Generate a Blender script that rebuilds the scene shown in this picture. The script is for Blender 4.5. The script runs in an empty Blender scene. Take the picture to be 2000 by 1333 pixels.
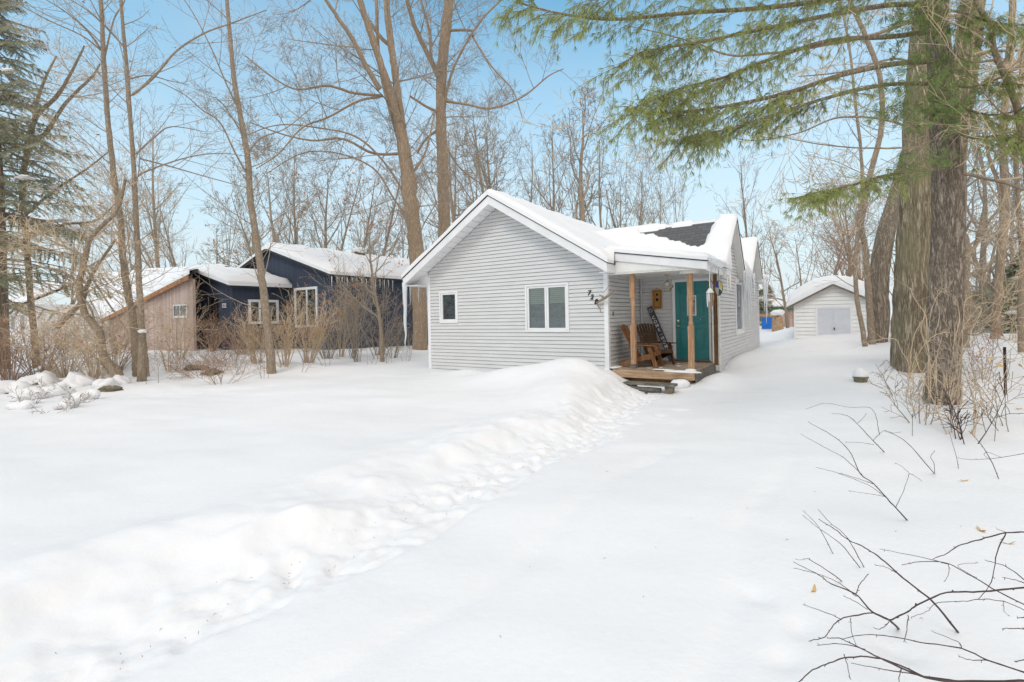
import bpy, math, random
import numpy as np
from mathutils import Vector, Matrix
R = math.radians
SC = bpy.context.scene
COL = SC.collection
F = 950.0; ROLL = 0.02; CX = 1000.0; HY = 620.0; EYE = 1.7

# ---------------------------------------------------------------- placing
def at(px, py, d):
    """the place seen at a pixel of the 2000x1333 photograph, d metres ahead"""
    dx, dy = px - CX, HY - py
    c, s = math.cos(ROLL), math.sin(ROLL)
    return Vector(((dx*c + dy*s)/F*d, d, EYE + (-dx*s + dy*c)/F*d))
def on_ground(px, py, z=0.0):
    q = at(px, py, 1.0)
    d = (z-EYE)/(q.z-EYE)
    return Vector((q.x*d, d, z))

# ---------------------------------------------------------------- numeric noise
def _h(ix, iy, seed):
    n = (ix*374761393 + iy*668265263 + seed*974711) & 0xffffffff
    n = ((n ^ (n >> 13))*1274126177) & 0xffffffff
    return ((n ^ (n >> 16)) & 0xffff)/65535.0
def vnoise(x, y, seed=0):
    x = np.asarray(x, float); y = np.asarray(y, float)
    ix = np.floor(x).astype(np.int64); iy = np.floor(y).astype(np.int64)
    fx = x-ix; fy = y-iy
    fx = fx*fx*(3-2*fx); fy = fy*fy*(3-2*fy)
    a = _h(ix, iy, seed); b = _h(ix+1, iy, seed); c = _h(ix, iy+1, seed); d = _h(ix+1, iy+1, seed)
    return (a*(1-fx)+b*fx)*(1-fy)+(c*(1-fx)+d*fx)*fy - 0.5
def fbm(x, y, seed=0, n=4):
    v = 0; a = 1.0; f = 1.0
    for i in range(n):
        v = v + a*vnoise(np.asarray(x)*f, np.asarray(y)*f, seed+i*17); a *= .5; f *= 2.03
    return v
def sstep(x): 
    x = np.clip(x, 0, 1); return x*x*(3-2*x)

# ---------------------------------------------------------------- mesh builder
class MB:
    def __init__(s): s.v = []; s.f3 = []; s.f4 = []; s.n = 0; s.ng = []; s.tq = {}
    def add(s, verts, quads=None, tris=None):
        verts = np.asarray(verts, float).reshape(-1, 3)
        if quads is not None and len(quads): s.f4.append(np.asarray(quads, np.int64).reshape(-1, 4)+s.n)
        if tris is not None and len(tris): s.f3.append(np.asarray(tris, np.int64).reshape(-1, 3)+s.n)
        s.v.append(verts); s.n += len(verts)
    def hexa(s, c):      # 8 corners: 4 bottom ccw, 4 top ccw
        c = np.array([tuple(p) for p in c], float)
        q = [(0,3,2,1),(4,5,6,7),(0,1,5,4),(1,2,6,5),(2,3,7,6),(3,0,4,7)]
        if np.dot(np.cross(c[1]-c[0], c[3]-c[0]), c[4:].mean(0)-c[:4].mean(0)) < 0: q = [t[::-1] for t in q]
        s.add(c, q)
    def box(s, x0, x1, y0, y1, z0, z1):
        s.hexa([(x0,y0,z0),(x1,y0,z0),(x1,y1,z0),(x0,y1,z0),(x0,y0,z1),(x1,y0,z1),(x1,y1,z1),(x0,y1,z1)])
    def bar(s, a, b, w, h, up=(0,0,1)):      # board from a to b, w across, h along up
        a = Vector(a); b = Vector(b); t = (b-a).normalized(); upv = Vector(up)
        sd = t.cross(upv).normalized(); u2 = sd.cross(t).normalized()
        sd *= w/2; u2 *= h/2
        s.hexa([a-sd-u2, a+sd-u2, b+sd-u2, b-sd-u2, a-sd+u2, a+sd+u2, b+sd+u2, b-sd+u2])
    def quad(s, a, b, c, d): s.add([a,b,c,d], [(0,1,2,3)])
    def tri(s, a, b, c): s.add([a,b,c], None, [(0,1,2)])
    def tube(s, pts, rad, k=5):
        pts = np.array([tuple(p) for p in pts], float); rad = np.asarray(rad, float)
        if rad.ndim == 0: rad = np.full(len(pts), float(rad))
        s.tq.setdefault((len(pts), k), []).append((pts, rad))
    def flush(s):
        for (n, k), L in s.tq.items():
            P = np.stack([a for a, _ in L]); Q = np.stack([b for _, b in L]); m = len(L)
            T = np.gradient(P, axis=1); T /= (np.linalg.norm(T, axis=2, keepdims=True)+1e-9)
            mean = P[:, -1]-P[:, 0]; mean /= (np.linalg.norm(mean, axis=1, keepdims=True)+1e-9)
            ref = np.where(np.abs(mean[:, 2:3]) > .8, np.array([[1., .13, 0]]), np.array([[0, .1, 1.]]))
            ref = np.repeat(ref[:, None, :], n, 1)
            A = np.cross(T, ref); A /= (np.linalg.norm(A, axis=2, keepdims=True)+1e-9)
            B = np.cross(T, A)
            ang = np.arange(k)*2*np.pi/k
            V = P[:, :, None, :] + Q[:, :, None, None]*(A[:, :, None, :]*np.cos(ang)[None, None, :, None]+B[:, :, None, :]*np.sin(ang)[None, None, :, None])
            base = (np.arange(m)*n*k)[:, None, None]
            i = np.arange(n-1)[None, :, None]*k; j = np.arange(k)[None, None, :]; j2 = (j+1) % k
            q = np.stack([base+i+j, base+i+k+j, base+i+k+j2, base+i+j2], -1).reshape(-1, 4)
            s.add(V.reshape(-1, 3), q)
            if k >= 5:      # end caps for the stouter ones
                c = (np.arange(m)*n*k)
                for e in (0, n-1):
                    idx = c[:, None]+e*k
                    for jj in range(1, k-1):
                        s.f3.append(np.stack([idx[:, 0], idx[:, 0]+jj, idx[:, 0]+jj+1], -1)+s.n-m*n*k)
        s.tq = {}
    def lathe(s, prof, c=(0,0,0), k=24, axis='z'):
        prof = np.array(prof, float); n = len(prof); a = np.arange(k)*2*np.pi/k
        X = prof[:, 0:1]*np.cos(a); Y = prof[:, 0:1]*np.sin(a); Z = np.repeat(prof[:, 1:2], k, 1)
        V = np.stack([X, Y, Z], -1)
        if axis == 'y': V = np.stack([X, Z, Y], -1)
        if axis == 'x': V = np.stack([Z, X, Y], -1)
        V = V.reshape(-1, 3)+np.array(c)
        q = [(i*k+j, i*k+(j+1) % k, (i+1)*k+(j+1) % k, (i+1)*k+j) for i in range(n-1) for j in range(k)]
        s.add(V, q)
    def build(s, name, mat, parent=None, smooth=False, bevel=0, loc=None):
        s.flush()
        me = bpy.data.meshes.new(name)
        V = np.concatenate(s.v) if s.v else np.zeros((0, 3))
        F4 = np.concatenate(s.f4) if s.f4 else np.zeros((0, 4), np.int64)
        F3 = np.concatenate(s.f3) if s.f3 else np.zeros((0, 3), np.int64)
        me.vertices.add(len(V)); me.vertices.foreach_set('co', V.astype(np.float32).ravel())
        nl = F4.size+F3.size; me.loops.add(nl)
        me.loops.foreach_set('vertex_index', np.concatenate([F4.ravel(), F3.ravel()]).astype(np.int32))
        npoly = len(F4)+len(F3); me.polygons.add(npoly)
        st = np.concatenate([np.arange(len(F4))*4, len(F4)*4+np.arange(len(F3))*3]).astype(np.int32)
        me.polygons.foreach_set('loop_start', st)
        me.polygons.foreach_set('use_smooth', np.full(npoly, smooth))
        me.update(calc_edges=True); me.validate()
        if mat: me.materials.append(mat)
        o = bpy.data.objects.new(name, me); COL.objects.link(o)
        if parent: o.parent = parent
        if loc is not None: o.location = loc
        if bevel:
            b = o.modifiers.new('bevel', 'BEVEL'); b.width = bevel; b.segments = 2; b.limit_method = 'ANGLE'
        return o

def tag(o, label=None, cat=None, group=None, kind=None):
    if label: o['label'] = label
    if cat: o['category'] = cat
    if group: o['group'] = group
    if kind: o['kind'] = kind
    return o
def empty(name, loc=(0,0,0), rz=0.0, label=None, cat=None, group=None):
    o = bpy.data.objects.new(name, None); COL.objects.link(o)
    o.location = loc; o.rotation_euler = (0, 0, rz); o.empty_display_size = .2
    return tag(o, label, cat, group)
def copy_tree(o, parent=None):
    c = o.copy(); COL.objects.link(c)
    if parent: c.parent = parent
    for ch in list(o.children): copy_tree(ch, c)
    return c

# ---------------------------------------------------------------- materials
class Mat:
    def __init__(s, name, col, rough=.7, metal=0, spec=.3):
        s.m = bpy.data.materials.new(name); s.m.use_nodes = True
        s.nt = s.m.node_tree; s.b = s.nt.nodes['Principled BSDF']
        s.b.inputs['Base Color'].default_value = (*col, 1); s.b.inputs['Roughness'].default_value = rough
        s.b.inputs['Metallic'].default_value = metal; s.b.inputs['Specular IOR Level'].default_value = spec
        s.col = col; s.tc = None
    def N(s, t, **kw):
        n = s.nt.nodes.new(t)
        for k, v in kw.items():
            if k in n.inputs.keys(): n.inputs[k].default_value = v
            else: setattr(n, k, v)
        return n
    def coord(s, scale=(1,1,1), rot=(0,0,0), space='Object'):
        tc = s.N('ShaderNodeTexCoord'); mp = s.N('ShaderNodeMapping'); mp.inputs['Scale'].default_value = scale
        mp.inputs['Rotation'].default_value = rot
        s.nt.links.new(tc.outputs[space], mp.inputs['Vector']); return mp.outputs['Vector']
    def link(s, a, b): s.nt.links.new(a, b)
    def noise(s, vec, scale, detail=5, rough=.55, dist=0):
        n = s.N('ShaderNodeTexNoise'); n.inputs['Scale'].default_value = scale; n.inputs['Detail'].default_value = detail
        n.inputs['Roughness'].default_value = rough; n.inputs['Distortion'].default_value = dist
        s.link(vec, n.inputs['Vector']); return n.outputs['Fac']
    def ramp(s, fac, stops):
        r = s.N('ShaderNodeValToRGB'); e = r.color_ramp.elements
        while len(e) < len(stops): e.new(.5)
        for i, (p, c) in enumerate(stops): e[i].position = p; e[i].color = (*c, 1)
        s.link(fac, r.inputs['Fac']); return r.outputs['Color']
    def mix(s, fac, a, b, mode='MIX'):
        n = s.N('ShaderNodeMix'); n.data_type = 'RGBA'; n.blend_type = mode
        for sock, v in ((n.inputs[0], fac), (n.inputs[6], a), (n.inputs[7], b)):
            if hasattr(v, 'is_linked') or hasattr(v, 'links'): s.link(v, sock)
            elif isinstance(v, tuple): sock.default_value = (*v, 1)
            else: sock.default_value = v
        return n.outputs[2]
    def base(s, c): s.link(c, s.b.inputs['Base Color']); return s
    def bump(s, h, strength=.4, dist=.01):
        b = s.N('ShaderNodeBump'); b.inputs['Strength'].default_value = strength; b.inputs['Distance'].default_value = dist
        s.link(h, b.inputs['Height']); s.link(b.outputs['Normal'], s.b.inputs['Normal']); return s

def mul(c, k): return tuple(min(1, x*k) for x in c)
def varied(name, col, scale=3, lo=.75, hi=1.2, rough=.7, bump=.2, bscale=60, stretch=(1,1,1), spec=.3, bd=.003):
    m = Mat(name, col, rough, spec=spec); v = m.coord(stretch)
    m.base(m.ramp(m.noise(v, scale), [(.3, mul(col, lo)), (.7, mul(col, hi))]))
    if bump: m.bump(m.noise(v, bscale), bump, bd)
    return m.m
def snow_mat(name, big=True):
    m = Mat(name, (.80,.815,.84), .55, spec=.25); v = m.coord()
    a = m.noise(v, .8, 4); 
    m.base(m.ramp(a, [(.3, (.815,.815,.83)), (.7, (.845,.845,.855))]))
    n1 = m.noise(v, 14, 8, .6); n2 = m.noise(v, 120, 3)
    ad = m.N('ShaderNodeMath', operation='MULTIPLY_ADD'); ad.inputs[1].default_value = .12
    m.link(n2, ad.inputs[0]); m.link(n1, ad.inputs[2])
    m.bump(ad.outputs[0], .28, .025 if big else .02); return m.m
def bark_mat(name, dark, light, vs=(9,9,1.6), moss=None, strength=.8, d=.03, soft=False):
    m = Mat(name, dark, .9, spec=.15); v = m.coord(vs)
    def ridge(scale, dist):      # thin dark furrows where a stretched noise crosses its middle
        n = m.noise(v, scale, 5, .6, dist); a = m.N('ShaderNodeMath', operation='SUBTRACT'); a.inputs[1].default_value = .5; m.link(n, a.inputs[0])
        b = m.N('ShaderNodeMath', operation='ABSOLUTE'); m.link(a.outputs[0], b.inputs[0]); c = m.N('ShaderNodeMath', operation='MULTIPLY'); c.inputs[1].default_value = 9 if not soft else 6.5; c.use_clamp = True; m.link(b.outputs[0], c.inputs[0]); return c.outputs[0]
    r1, r2 = ridge(.9, .5), ridge(2.1, .3); fine = m.noise(v, 7, 6, .7)
    mx = m.mix(.3, m.mix(.45, r1, r2), fine)
    c = m.ramp(mx, [(.12, mul(dark, .55 if not soft else .62)), (.45, dark), (.85, light)])
    if moss:
        big = m.noise(m.coord((1,1,.5)), 1.6, 4); c = m.mix(m.ramp(big, [(.42, (0,0,0)), (.62, (.7,.7,.7))]), c, moss)
    m.base(c).bump(mx, strength, d); return m.m
M = {}
M['snow'] = snow_mat('snow'); M['roof_snow'] = snow_mat('roof_snow', False)
M['siding'] = varied('grey vinyl siding', (.65,.65,.65), 1.2, .93, 1.05, .5, .08, 90, (1,1,6))
M['white'] = varied('white painted trim', (.80,.80,.81), 2.5, .93, 1.04, .45, .06, 80)
M['soffit'] = varied('off white soffit', (.76,.76,.74), 2, .9, 1.05, .5, .05, 80)
M['dirty_white'] = varied('weathered white trim', (.72,.71,.67), 6, .8, 1.08, .6, .1, 80)
M['dark'] = varied('dark drip edge', (.035,.035,.04), 8, .7, 1.4, .6, .3)
m = Mat('grey shingles', (.09,.095,.10), .9); v = m.coord((1,1,1))
br = m.N('ShaderNodeTexBrick'); br.inputs['Scale'].default_value = 1.0
br.inputs['Color1'].default_value = (.062,.067,.075,1); br.inputs['Color2'].default_value = (.12,.125,.135,1); br.inputs['Mortar'].default_value = (.02,.02,.022,1)
br.inputs['Mortar Size'].default_value = .012; br.inputs['Brick Width'].default_value = .28; br.inputs['Row Height'].default_value = .11
m.link(v, br.inputs['Vector']); m.base(m.mix(m.noise(v, 90, 3), br.outputs['Color'], (.14,.145,.15))); m.bump(m.noise(v, 150), .5, .004); M['shingle'] = m.m
m = Mat('teal door paint', (.018,.17,.155), .38, spec=.4); v = m.coord()
m.base(m.ramp(m.noise(v, 5), [(.3, (.018,.185,.19)), (.7, (.03,.225,.23))])).bump(m.noise(v, 60), .05, .002); M['teal'] = m.m
def wood(name, c1, c2, c3, vs=(14,14,1.2), rough=.7, b=.35):
    m = Mat(name, c2, rough, spec=.25); v = m.coord(vs); n = m.noise(v, 2.2, 6, .65, .6)
    k = m.noise(m.coord((1.5,1.5,1.5)), 2.5, 4)
    c = m.ramp(n, [(.25, c1), (.5, c2), (.75, c3)])
    c = m.mix(m.ramp(k, [(.45, (0,0,0)), (.7, (.45,.45,.45))]), c, mul(c1, .8))
    m.base(c).bump(n, b, .004); return m.m
M['post'] = wood('brown stained post', (.26,.135,.07), (.46,.275,.16), (.64,.43,.28))
M['dark_post'] = wood('dark stained post', (.10,.055,.02), (.19,.105,.035), (.28,.16,.06))
M['chair'] = wood('chair wood', (.10,.045,.018), (.22,.10,.04), (.36,.18,.08))
M['chair_dark'] = wood('dark chair wood', (.035,.02,.012), (.085,.045,.024), (.15,.085,.045))
M['timber'] = wood('porch timber', (.24,.15,.085), (.43,.29,.18), (.60,.46,.33), (1.2,14,14))
M['deck'] = wood('worn deck boards', (.16,.115,.08), (.33,.25,.185), (.55,.47,.39), (1.5,9,9), .8)
M['old_board'] = wood('grey weathered board', (.06,.055,.05), (.16,.15,.13), (.32,.30,.27), (1.6,16,16), .9)
M['plaque'] = wood('varnished plaque', (.28,.12,.03), (.50,.25,.07), (.66,.38,.14), rough=.4)
M['black'] = Mat('black', (.012,.012,.013), .5).m
M['char'] = varied('charcoal board', (.075,.08,.10), 5, .7, 1.4, .8)
M['lettering'] = Mat('white lettering', (.75,.75,.73), .6).m
M['brass'] = varied('antique brass', (.45,.33,.14), 10, .6, 1.2, .35); bpy.data.materials['antique brass'].node_tree.nodes['Principled BSDF'].inputs['Metallic'].default_value = .8
M['gold'] = varied('polished brass', (.72,.60,.30), 10, .8, 1.1, .25); bpy.data.materials['polished brass'].node_tree.nodes['Principled BSDF'].inputs['Metallic'].default_value = .9
def glass(name, tint, refl=.08, alpha=.8):
    m = bpy.data.materials.new(name); m.use_nodes = True; nt = m.node_tree; nt.nodes.clear()
    o = nt.nodes.new('ShaderNodeOutputMaterial'); g = nt.nodes.new('ShaderNodeBsdfGlossy'); t = nt.nodes.new('ShaderNodeBsdfTransparent')
    g.inputs['Roughness'].default_value = .02; g.inputs['Color'].default_value = (.9,.95,1,1); t.inputs['Color'].default_value = (*tint, 1)
    fr = nt.nodes.new('ShaderNodeFresnel'); fr.inputs['IOR'].default_value = 1.55
    mx = nt.nodes.new('ShaderNodeMixShader'); a = nt.nodes.new('ShaderNodeMath'); a.operation = 'ADD'; a.inputs[1].default_value = refl; a.use_clamp = True
    nt.links.new(fr.outputs[0], a.inputs[0]); nt.links.new(a.outputs[0], mx.inputs[0]); nt.links.new(t.outputs[0], mx.inputs[1]); nt.links.new(g.outputs[0], mx.inputs[2])
    nt.links.new(mx.outputs[0], o.inputs[0]); return m
M['glass'] = glass('window glass', (.80,.85,.82), .06)
M['clear'] = glass('lantern glass', (.9,.92,.88), .08)
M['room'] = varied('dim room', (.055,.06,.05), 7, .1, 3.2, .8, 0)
M['blind'] = varied('cream blind', (.68,.68,.58), 4, .85, 1.1, .6, 0)
m = Mat('ice', (.86,.90,.93), .12, spec=.6); m.b.inputs['Transmission Weight'].default_value = .35; m.b.inputs['IOR'].default_value = 1.31
m.bump(m.noise(m.coord((30,30,8)), 2, 4), .5, .01); M['ice'] = m.m
def boards(name, c1, c2, w=.14, axis=0):
    m = Mat(name, c1, .75, spec=.25); v = m.coord()
    sp = m.N('ShaderNodeSeparateXYZ'); m.link(v, sp.inputs[0])
    dv = m.N('ShaderNodeMath', operation='DIVIDE'); dv.inputs[1].default_value = w
    if axis == 2: m.link(sp.outputs[2], dv.inputs[0])
    else:
        sm = m.N('ShaderNodeMath', operation='ADD'); m.link(sp.outputs[0], sm.inputs[0]); m.link(sp.outputs[1], sm.inputs[1]); m.link(sm.outputs[0], dv.inputs[0])
    fl = m.N('ShaderNodeMath', operation='FLOOR'); m.link(dv.outputs[0], fl.inputs[0])
    fr = m.N('ShaderNodeMath', operation='FRACT'); m.link(dv.outputs[0], fr.inputs[0])
    wn = m.N('ShaderNodeTexWhiteNoise', noise_dimensions='1D'); m.link(fl.outputs[0], wn.inputs['W'])
    c = m.mix(wn.outputs['Value'], c1, c2)
    g = m.noise(m.coord((14,14,1)), 2.5, 6, .65); c = m.mix(m.ramp(g, [(.35, (0,0,0)), (.7, (.5,.5,.5))]), c, mul(c1, 1.4))
    gap = m.ramp(fr.outputs[0], [(.0, (0,0,0)), (.07, (1,1,1))])
    m.base(c).bump(gap, .8, .02); return m.m
M['blue'] = boards('navy board siding', (.042,.053,.080), (.06,.073,.105), .13)
M['barn'] = boards('weathered barn boards', (.38,.275,.235), (.56,.45,.40), .15)
M['rust_wood'] = varied('red brown fascia', (.36,.17,.08), 5, .6, 1.3, .8)
M['bark_maple'] = bark_mat('grey brown maple bark', (.36,.27,.19), (.58,.465,.34), (20,20,2.4), None, .8, .02, True)
M['bark_sap'] = bark_mat('young grey bark', (.31,.245,.18), (.52,.43,.33), (24,24,8), None, .5, .01, True)
M['bark_oak'] = bark_mat('oak bark', (.28,.225,.155), (.62,.52,.38), (16,16,1.5), (.36,.315,.185), 1, .03)
M['bark_lean'] = bark_mat('furrowed bark', (.28,.23,.175), (.55,.47,.37), (20,20,1.7), None, 1, .03)
M['bark_pine'] = bark_mat('dark pine bark', (.23,.185,.145), (.50,.42,.34), (18,18,4), None, 1, .025)
M['twig'] = varied('twig bark', (.31,.265,.215), 1.5, .75, 1.3, .9, 0)
M['twig_light'] = varied('pale twig bark', (.54,.42,.29), 1.5, .75, 1.25, .9, 0)
M['twig_red'] = varied('reddish twig bark', (.34,.23,.165), 1.5, .75, 1.3, .9, 0)
M['twig_dark'] = varied('dark purplish twig', (.055,.036,.034), 4, .7, 1.9, .7, 0)
M['leaf'] = varied('dry copper leaf', (.44,.20,.085), 3, .7, 1.35, .8, 0)
M['leaf_pale'] = varied('dry straw leaf', (.62,.42,.18), 3, .75, 1.2, .8, 0)
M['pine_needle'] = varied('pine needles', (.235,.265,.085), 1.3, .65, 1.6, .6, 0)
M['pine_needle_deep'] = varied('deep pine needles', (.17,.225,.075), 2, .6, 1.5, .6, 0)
M['spruce_needle'] = varied('spruce needles', (.29,.30,.20), 1.5, .6, 1.6, .7, 0)
M['stone'] = varied('grey brown rock', (.13,.11,.09), 4, .6, 1.4, .9, .6, 20, bd=.02)
M['bluetarp'] = varied('blue tarp', (.02,.16,.55), 3, .8, 1.2, .5)
M['green_trim'] = varied('green fascia', (.03,.14,.08), 3, .8, 1.2, .5)
M['pot'] = varied('mossy stone pot', (.19,.165,.115), 10, .6, 1.4, .9, .6, 20, bd=.01)
M['rust'] = varied('rusty post', (.07,.035,.028), 20, .5, 1.8, .9, .6, 60, bd=.005)

# ---------------------------------------------------------------- camera, light, world
cam = bpy.data.cameras.new('camera'); co = bpy.data.objects.new('camera', cam); COL.objects.link(co)
cam.sensor_width = 36; cam.lens = 36*F/2000; cam.shift_y = -(666.5-HY)/2000; cam.clip_end = 2000; cam.clip_start = .05
co.matrix_world = Matrix.Translation((0,0,EYE)) @ Matrix.Rotation(R(90), 4, 'X') @ Matrix.Rotation(-ROLL, 4, 'Z')
SC.camera = co
SUN_EL, SUN_AZ = 46, 214
w = bpy.data.worlds.new('World'); SC.world = w; w.use_nodes = True; nt = w.node_tree
bg = nt.nodes['Background']; sky = nt.nodes.new('ShaderNodeTexSky'); sky.sky_type = 'NISHITA'; sky.sun_disc = False
sky.sun_elevation = R(SUN_EL); sky.sun_rotation = R(SUN_AZ); sky.altitude = 100; sky.air_density = 1.0; sky.dust_density = .7; sky.ozone_density = 1.2
# thin high haze over the blue, a little thicker low down and in soft banks
tc = nt.nodes.new('ShaderNodeTexCoord'); mp = nt.nodes.new('ShaderNodeMapping'); mp.inputs['Scale'].default_value = (1,1,2.5)
nz = nt.nodes.new('ShaderNodeTexNoise'); nz.inputs['Scale'].default_value = 1.6; nz.inputs['Detail'].default_value = 5; nz.inputs['Roughness'].default_value = .5
nt.links.new(tc.outputs['Generated'], mp.inputs[0]); nt.links.new(mp.outputs[0], nz.inputs['Vector'])
sx = nt.nodes.new('ShaderNodeSeparateXYZ'); nt.links.new(tc.outputs['Generated'], sx.inputs[0])
el = nt.nodes.new('ShaderNodeMapRange'); el.inputs[1].default_value = 0.0; el.inputs[2].default_value = .62; el.inputs[3].default_value = 1.05; el.inputs[4].default_value = .0
nt.links.new(sx.outputs[2], el.inputs[0])
sb = nt.nodes.new('ShaderNodeMath'); sb.operation = 'MULTIPLY_ADD'; sb.inputs[1].default_value = .7; sb.inputs[2].default_value = -.35
nt.links.new(nz.outputs['Fac'], sb.inputs[0])
bk = nt.nodes.new('ShaderNodeMapRange'); bk.inputs[1].default_value = .2; bk.inputs[2].default_value = -.4; bk.inputs[3].default_value = 0; bk.inputs[4].default_value = 1.0
bd = nt.nodes.new('ShaderNodeVectorMath'); bd.operation = 'DOT_PRODUCT'; bd.inputs[1].default_value = (-.45,.89,0); nt.links.new(tc.outputs['Generated'], bd.inputs[0]); nt.links.new(bd.outputs['Value'], bk.inputs[0])      # unseen cloud bank added on the street side for whiter, stronger light
ad2 = nt.nodes.new('ShaderNodeMath'); ad2.operation = 'ADD'; nt.links.new(el.outputs[0], ad2.inputs[0]); nt.links.new(bk.outputs[0], ad2.inputs[1])
ad = nt.nodes.new('ShaderNodeMath'); ad.operation = 'ADD'; ad.use_clamp = True
nt.links.new(sb.outputs[0], ad.inputs[0]); oh = nt.nodes.new('ShaderNodeMapRange'); oh.inputs[1].default_value = .58; oh.inputs[2].default_value = .85; oh.inputs[3].default_value = 0; oh.inputs[4].default_value = 1.0
nt.links.new(sx.outputs[2], oh.inputs[0])      # white overcast added overhead, out of view, to neutralise the blue skylight
ad3 = nt.nodes.new('ShaderNodeMath'); ad3.operation = 'ADD'; nt.links.new(ad2.outputs[0], ad3.inputs[0]); nt.links.new(oh.outputs[0], ad3.inputs[1]); nt.links.new(ad3.outputs[0], ad.inputs[1])
mm = nt.nodes.new('ShaderNodeMath'); mm.operation = 'MAXIMUM'; nt.links.new(bk.outputs[0], mm.inputs[0]); nt.links.new(oh.outputs[0], mm.inputs[1])
mxw = nt.nodes.new('ShaderNodeMix'); mxw.data_type = 'RGBA'; CLOUD = mxw.inputs[7]
cc = nt.nodes.new('ShaderNodeMix'); cc.data_type = 'RGBA'; cc.inputs[6].default_value = (6.1,6.6,7.0,1); cc.inputs[7].default_value = (8.9,8.6,8.3,1)
nt.links.new(mm.outputs[0], cc.inputs[0]); nt.links.new(cc.outputs[2], CLOUD)
nt.links.new(ad.outputs[0], mxw.inputs[0]); gn = nt.nodes.new('ShaderNodeMix'); gn.data_type = 'RGBA'; gn.blend_type = 'MULTIPLY'; gn.inputs[0].default_value = 1; gn.inputs[7].default_value = (1.15,2.15,2.0,1); nt.links.new(sky.outputs[0], gn.inputs[6]); nt.links.new(gn.outputs[2], mxw.inputs[6])
nt.links.new(mxw.outputs[2], bg.inputs['Color']); bg.inputs['Strength'].default_value = .1
sl = bpy.data.lights.new('sun', 'SUN'); sl.energy = .8; sl.angle = R(18); sl.color = (1,.95,.885)
so = bpy.data.objects.new('sun', sl); COL.objects.link(so)
az = R(SUN_AZ); el_ = R(SUN_EL); sd = Vector((math.sin(az)*math.cos(el_), math.cos(az)*math.cos(el_), math.sin(el_)))
so.rotation_euler = sd.to_track_quat('Z', 'Y').to_euler()
SC.view_settings.view_transform = 'Standard'; SC.view_settings.look = 'None'; SC.view_settings.exposure = .34; SC.view_settings.gamma = 1

# ---------------------------------------------------------------- house frame
YAW = math.atan2(-.555, .832); U = Vector((math.cos(YAW), math.sin(YAW), 0)); Bv = Vector((-math.sin(YAW), math.cos(YAW), 0))
P0 = Vector((2.36, 12.0, 0))
def loc_of(p, o=P0): q = Vector((p.x, p.y, 0))-o; return q.dot(U), q.dot(Bv)
def world_of(t, s, z=0, o=P0): r = o+U*t+Bv*s; return Vector((r.x, r.y, z))
def hit(px, py, n, p):      # where the ray of a pixel meets the plane through p with normal n (world)
    c = Vector((0,0,EYE)); d = at(px, py, 1)-c; k = (p-c).dot(n)/d.dot(n); return c+d*k

# ---------------------------------------------------------------- ground
PATH = [on_ground(x, y) for x, y in ((1262,772),(1215,795),(1150,850),(1075,875),(1000,905),(925,945),(850,985),(770,1030),(690,1070),(600,1105),(490,1150),(370,1195),(230,1255),(60,1340))]
PATH.append(Vector((-3.3, 1.3, 0))); PATH.append(Vector((-5.5, -.8, 0)))
def path_dist(X, Y):
    best = np.full(X.shape, 1e9); side = np.zeros(X.shape); along = np.zeros(X.shape); acc = 0
    for a, b in zip(PATH[:-1], PATH[1:]):
        dx, dy = b.x-a.x, b.y-a.y; L = math.hypot(dx, dy)
        t = np.clip(((X-a.x)*dx+(Y-a.y)*dy)/(L*L), 0, 1)
        ex = X-(a.x+t*dx); ey = Y-(a.y+t*dy); d = np.hypot(ex, ey)
        m = d < best
        best = np.where(m, d, best); side = np.where(m, np.sign(dx*ey-dy*ex), side); along = np.where(m, acc+t*L, along)
        acc += L
    return best, side, along      # side: +1 = right of travel (towards us from the house: travel goes near-left)
def bump2(X, Y, cx, cy, rx, ry, ang=0):
    c, s = math.cos(ang), math.sin(ang); dx = X-cx; dy = Y-cy
    a = (dx*c+dy*s)/rx; b = (-dx*s+dy*c)/ry; return np.exp(-(a*a+b*b))
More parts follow.
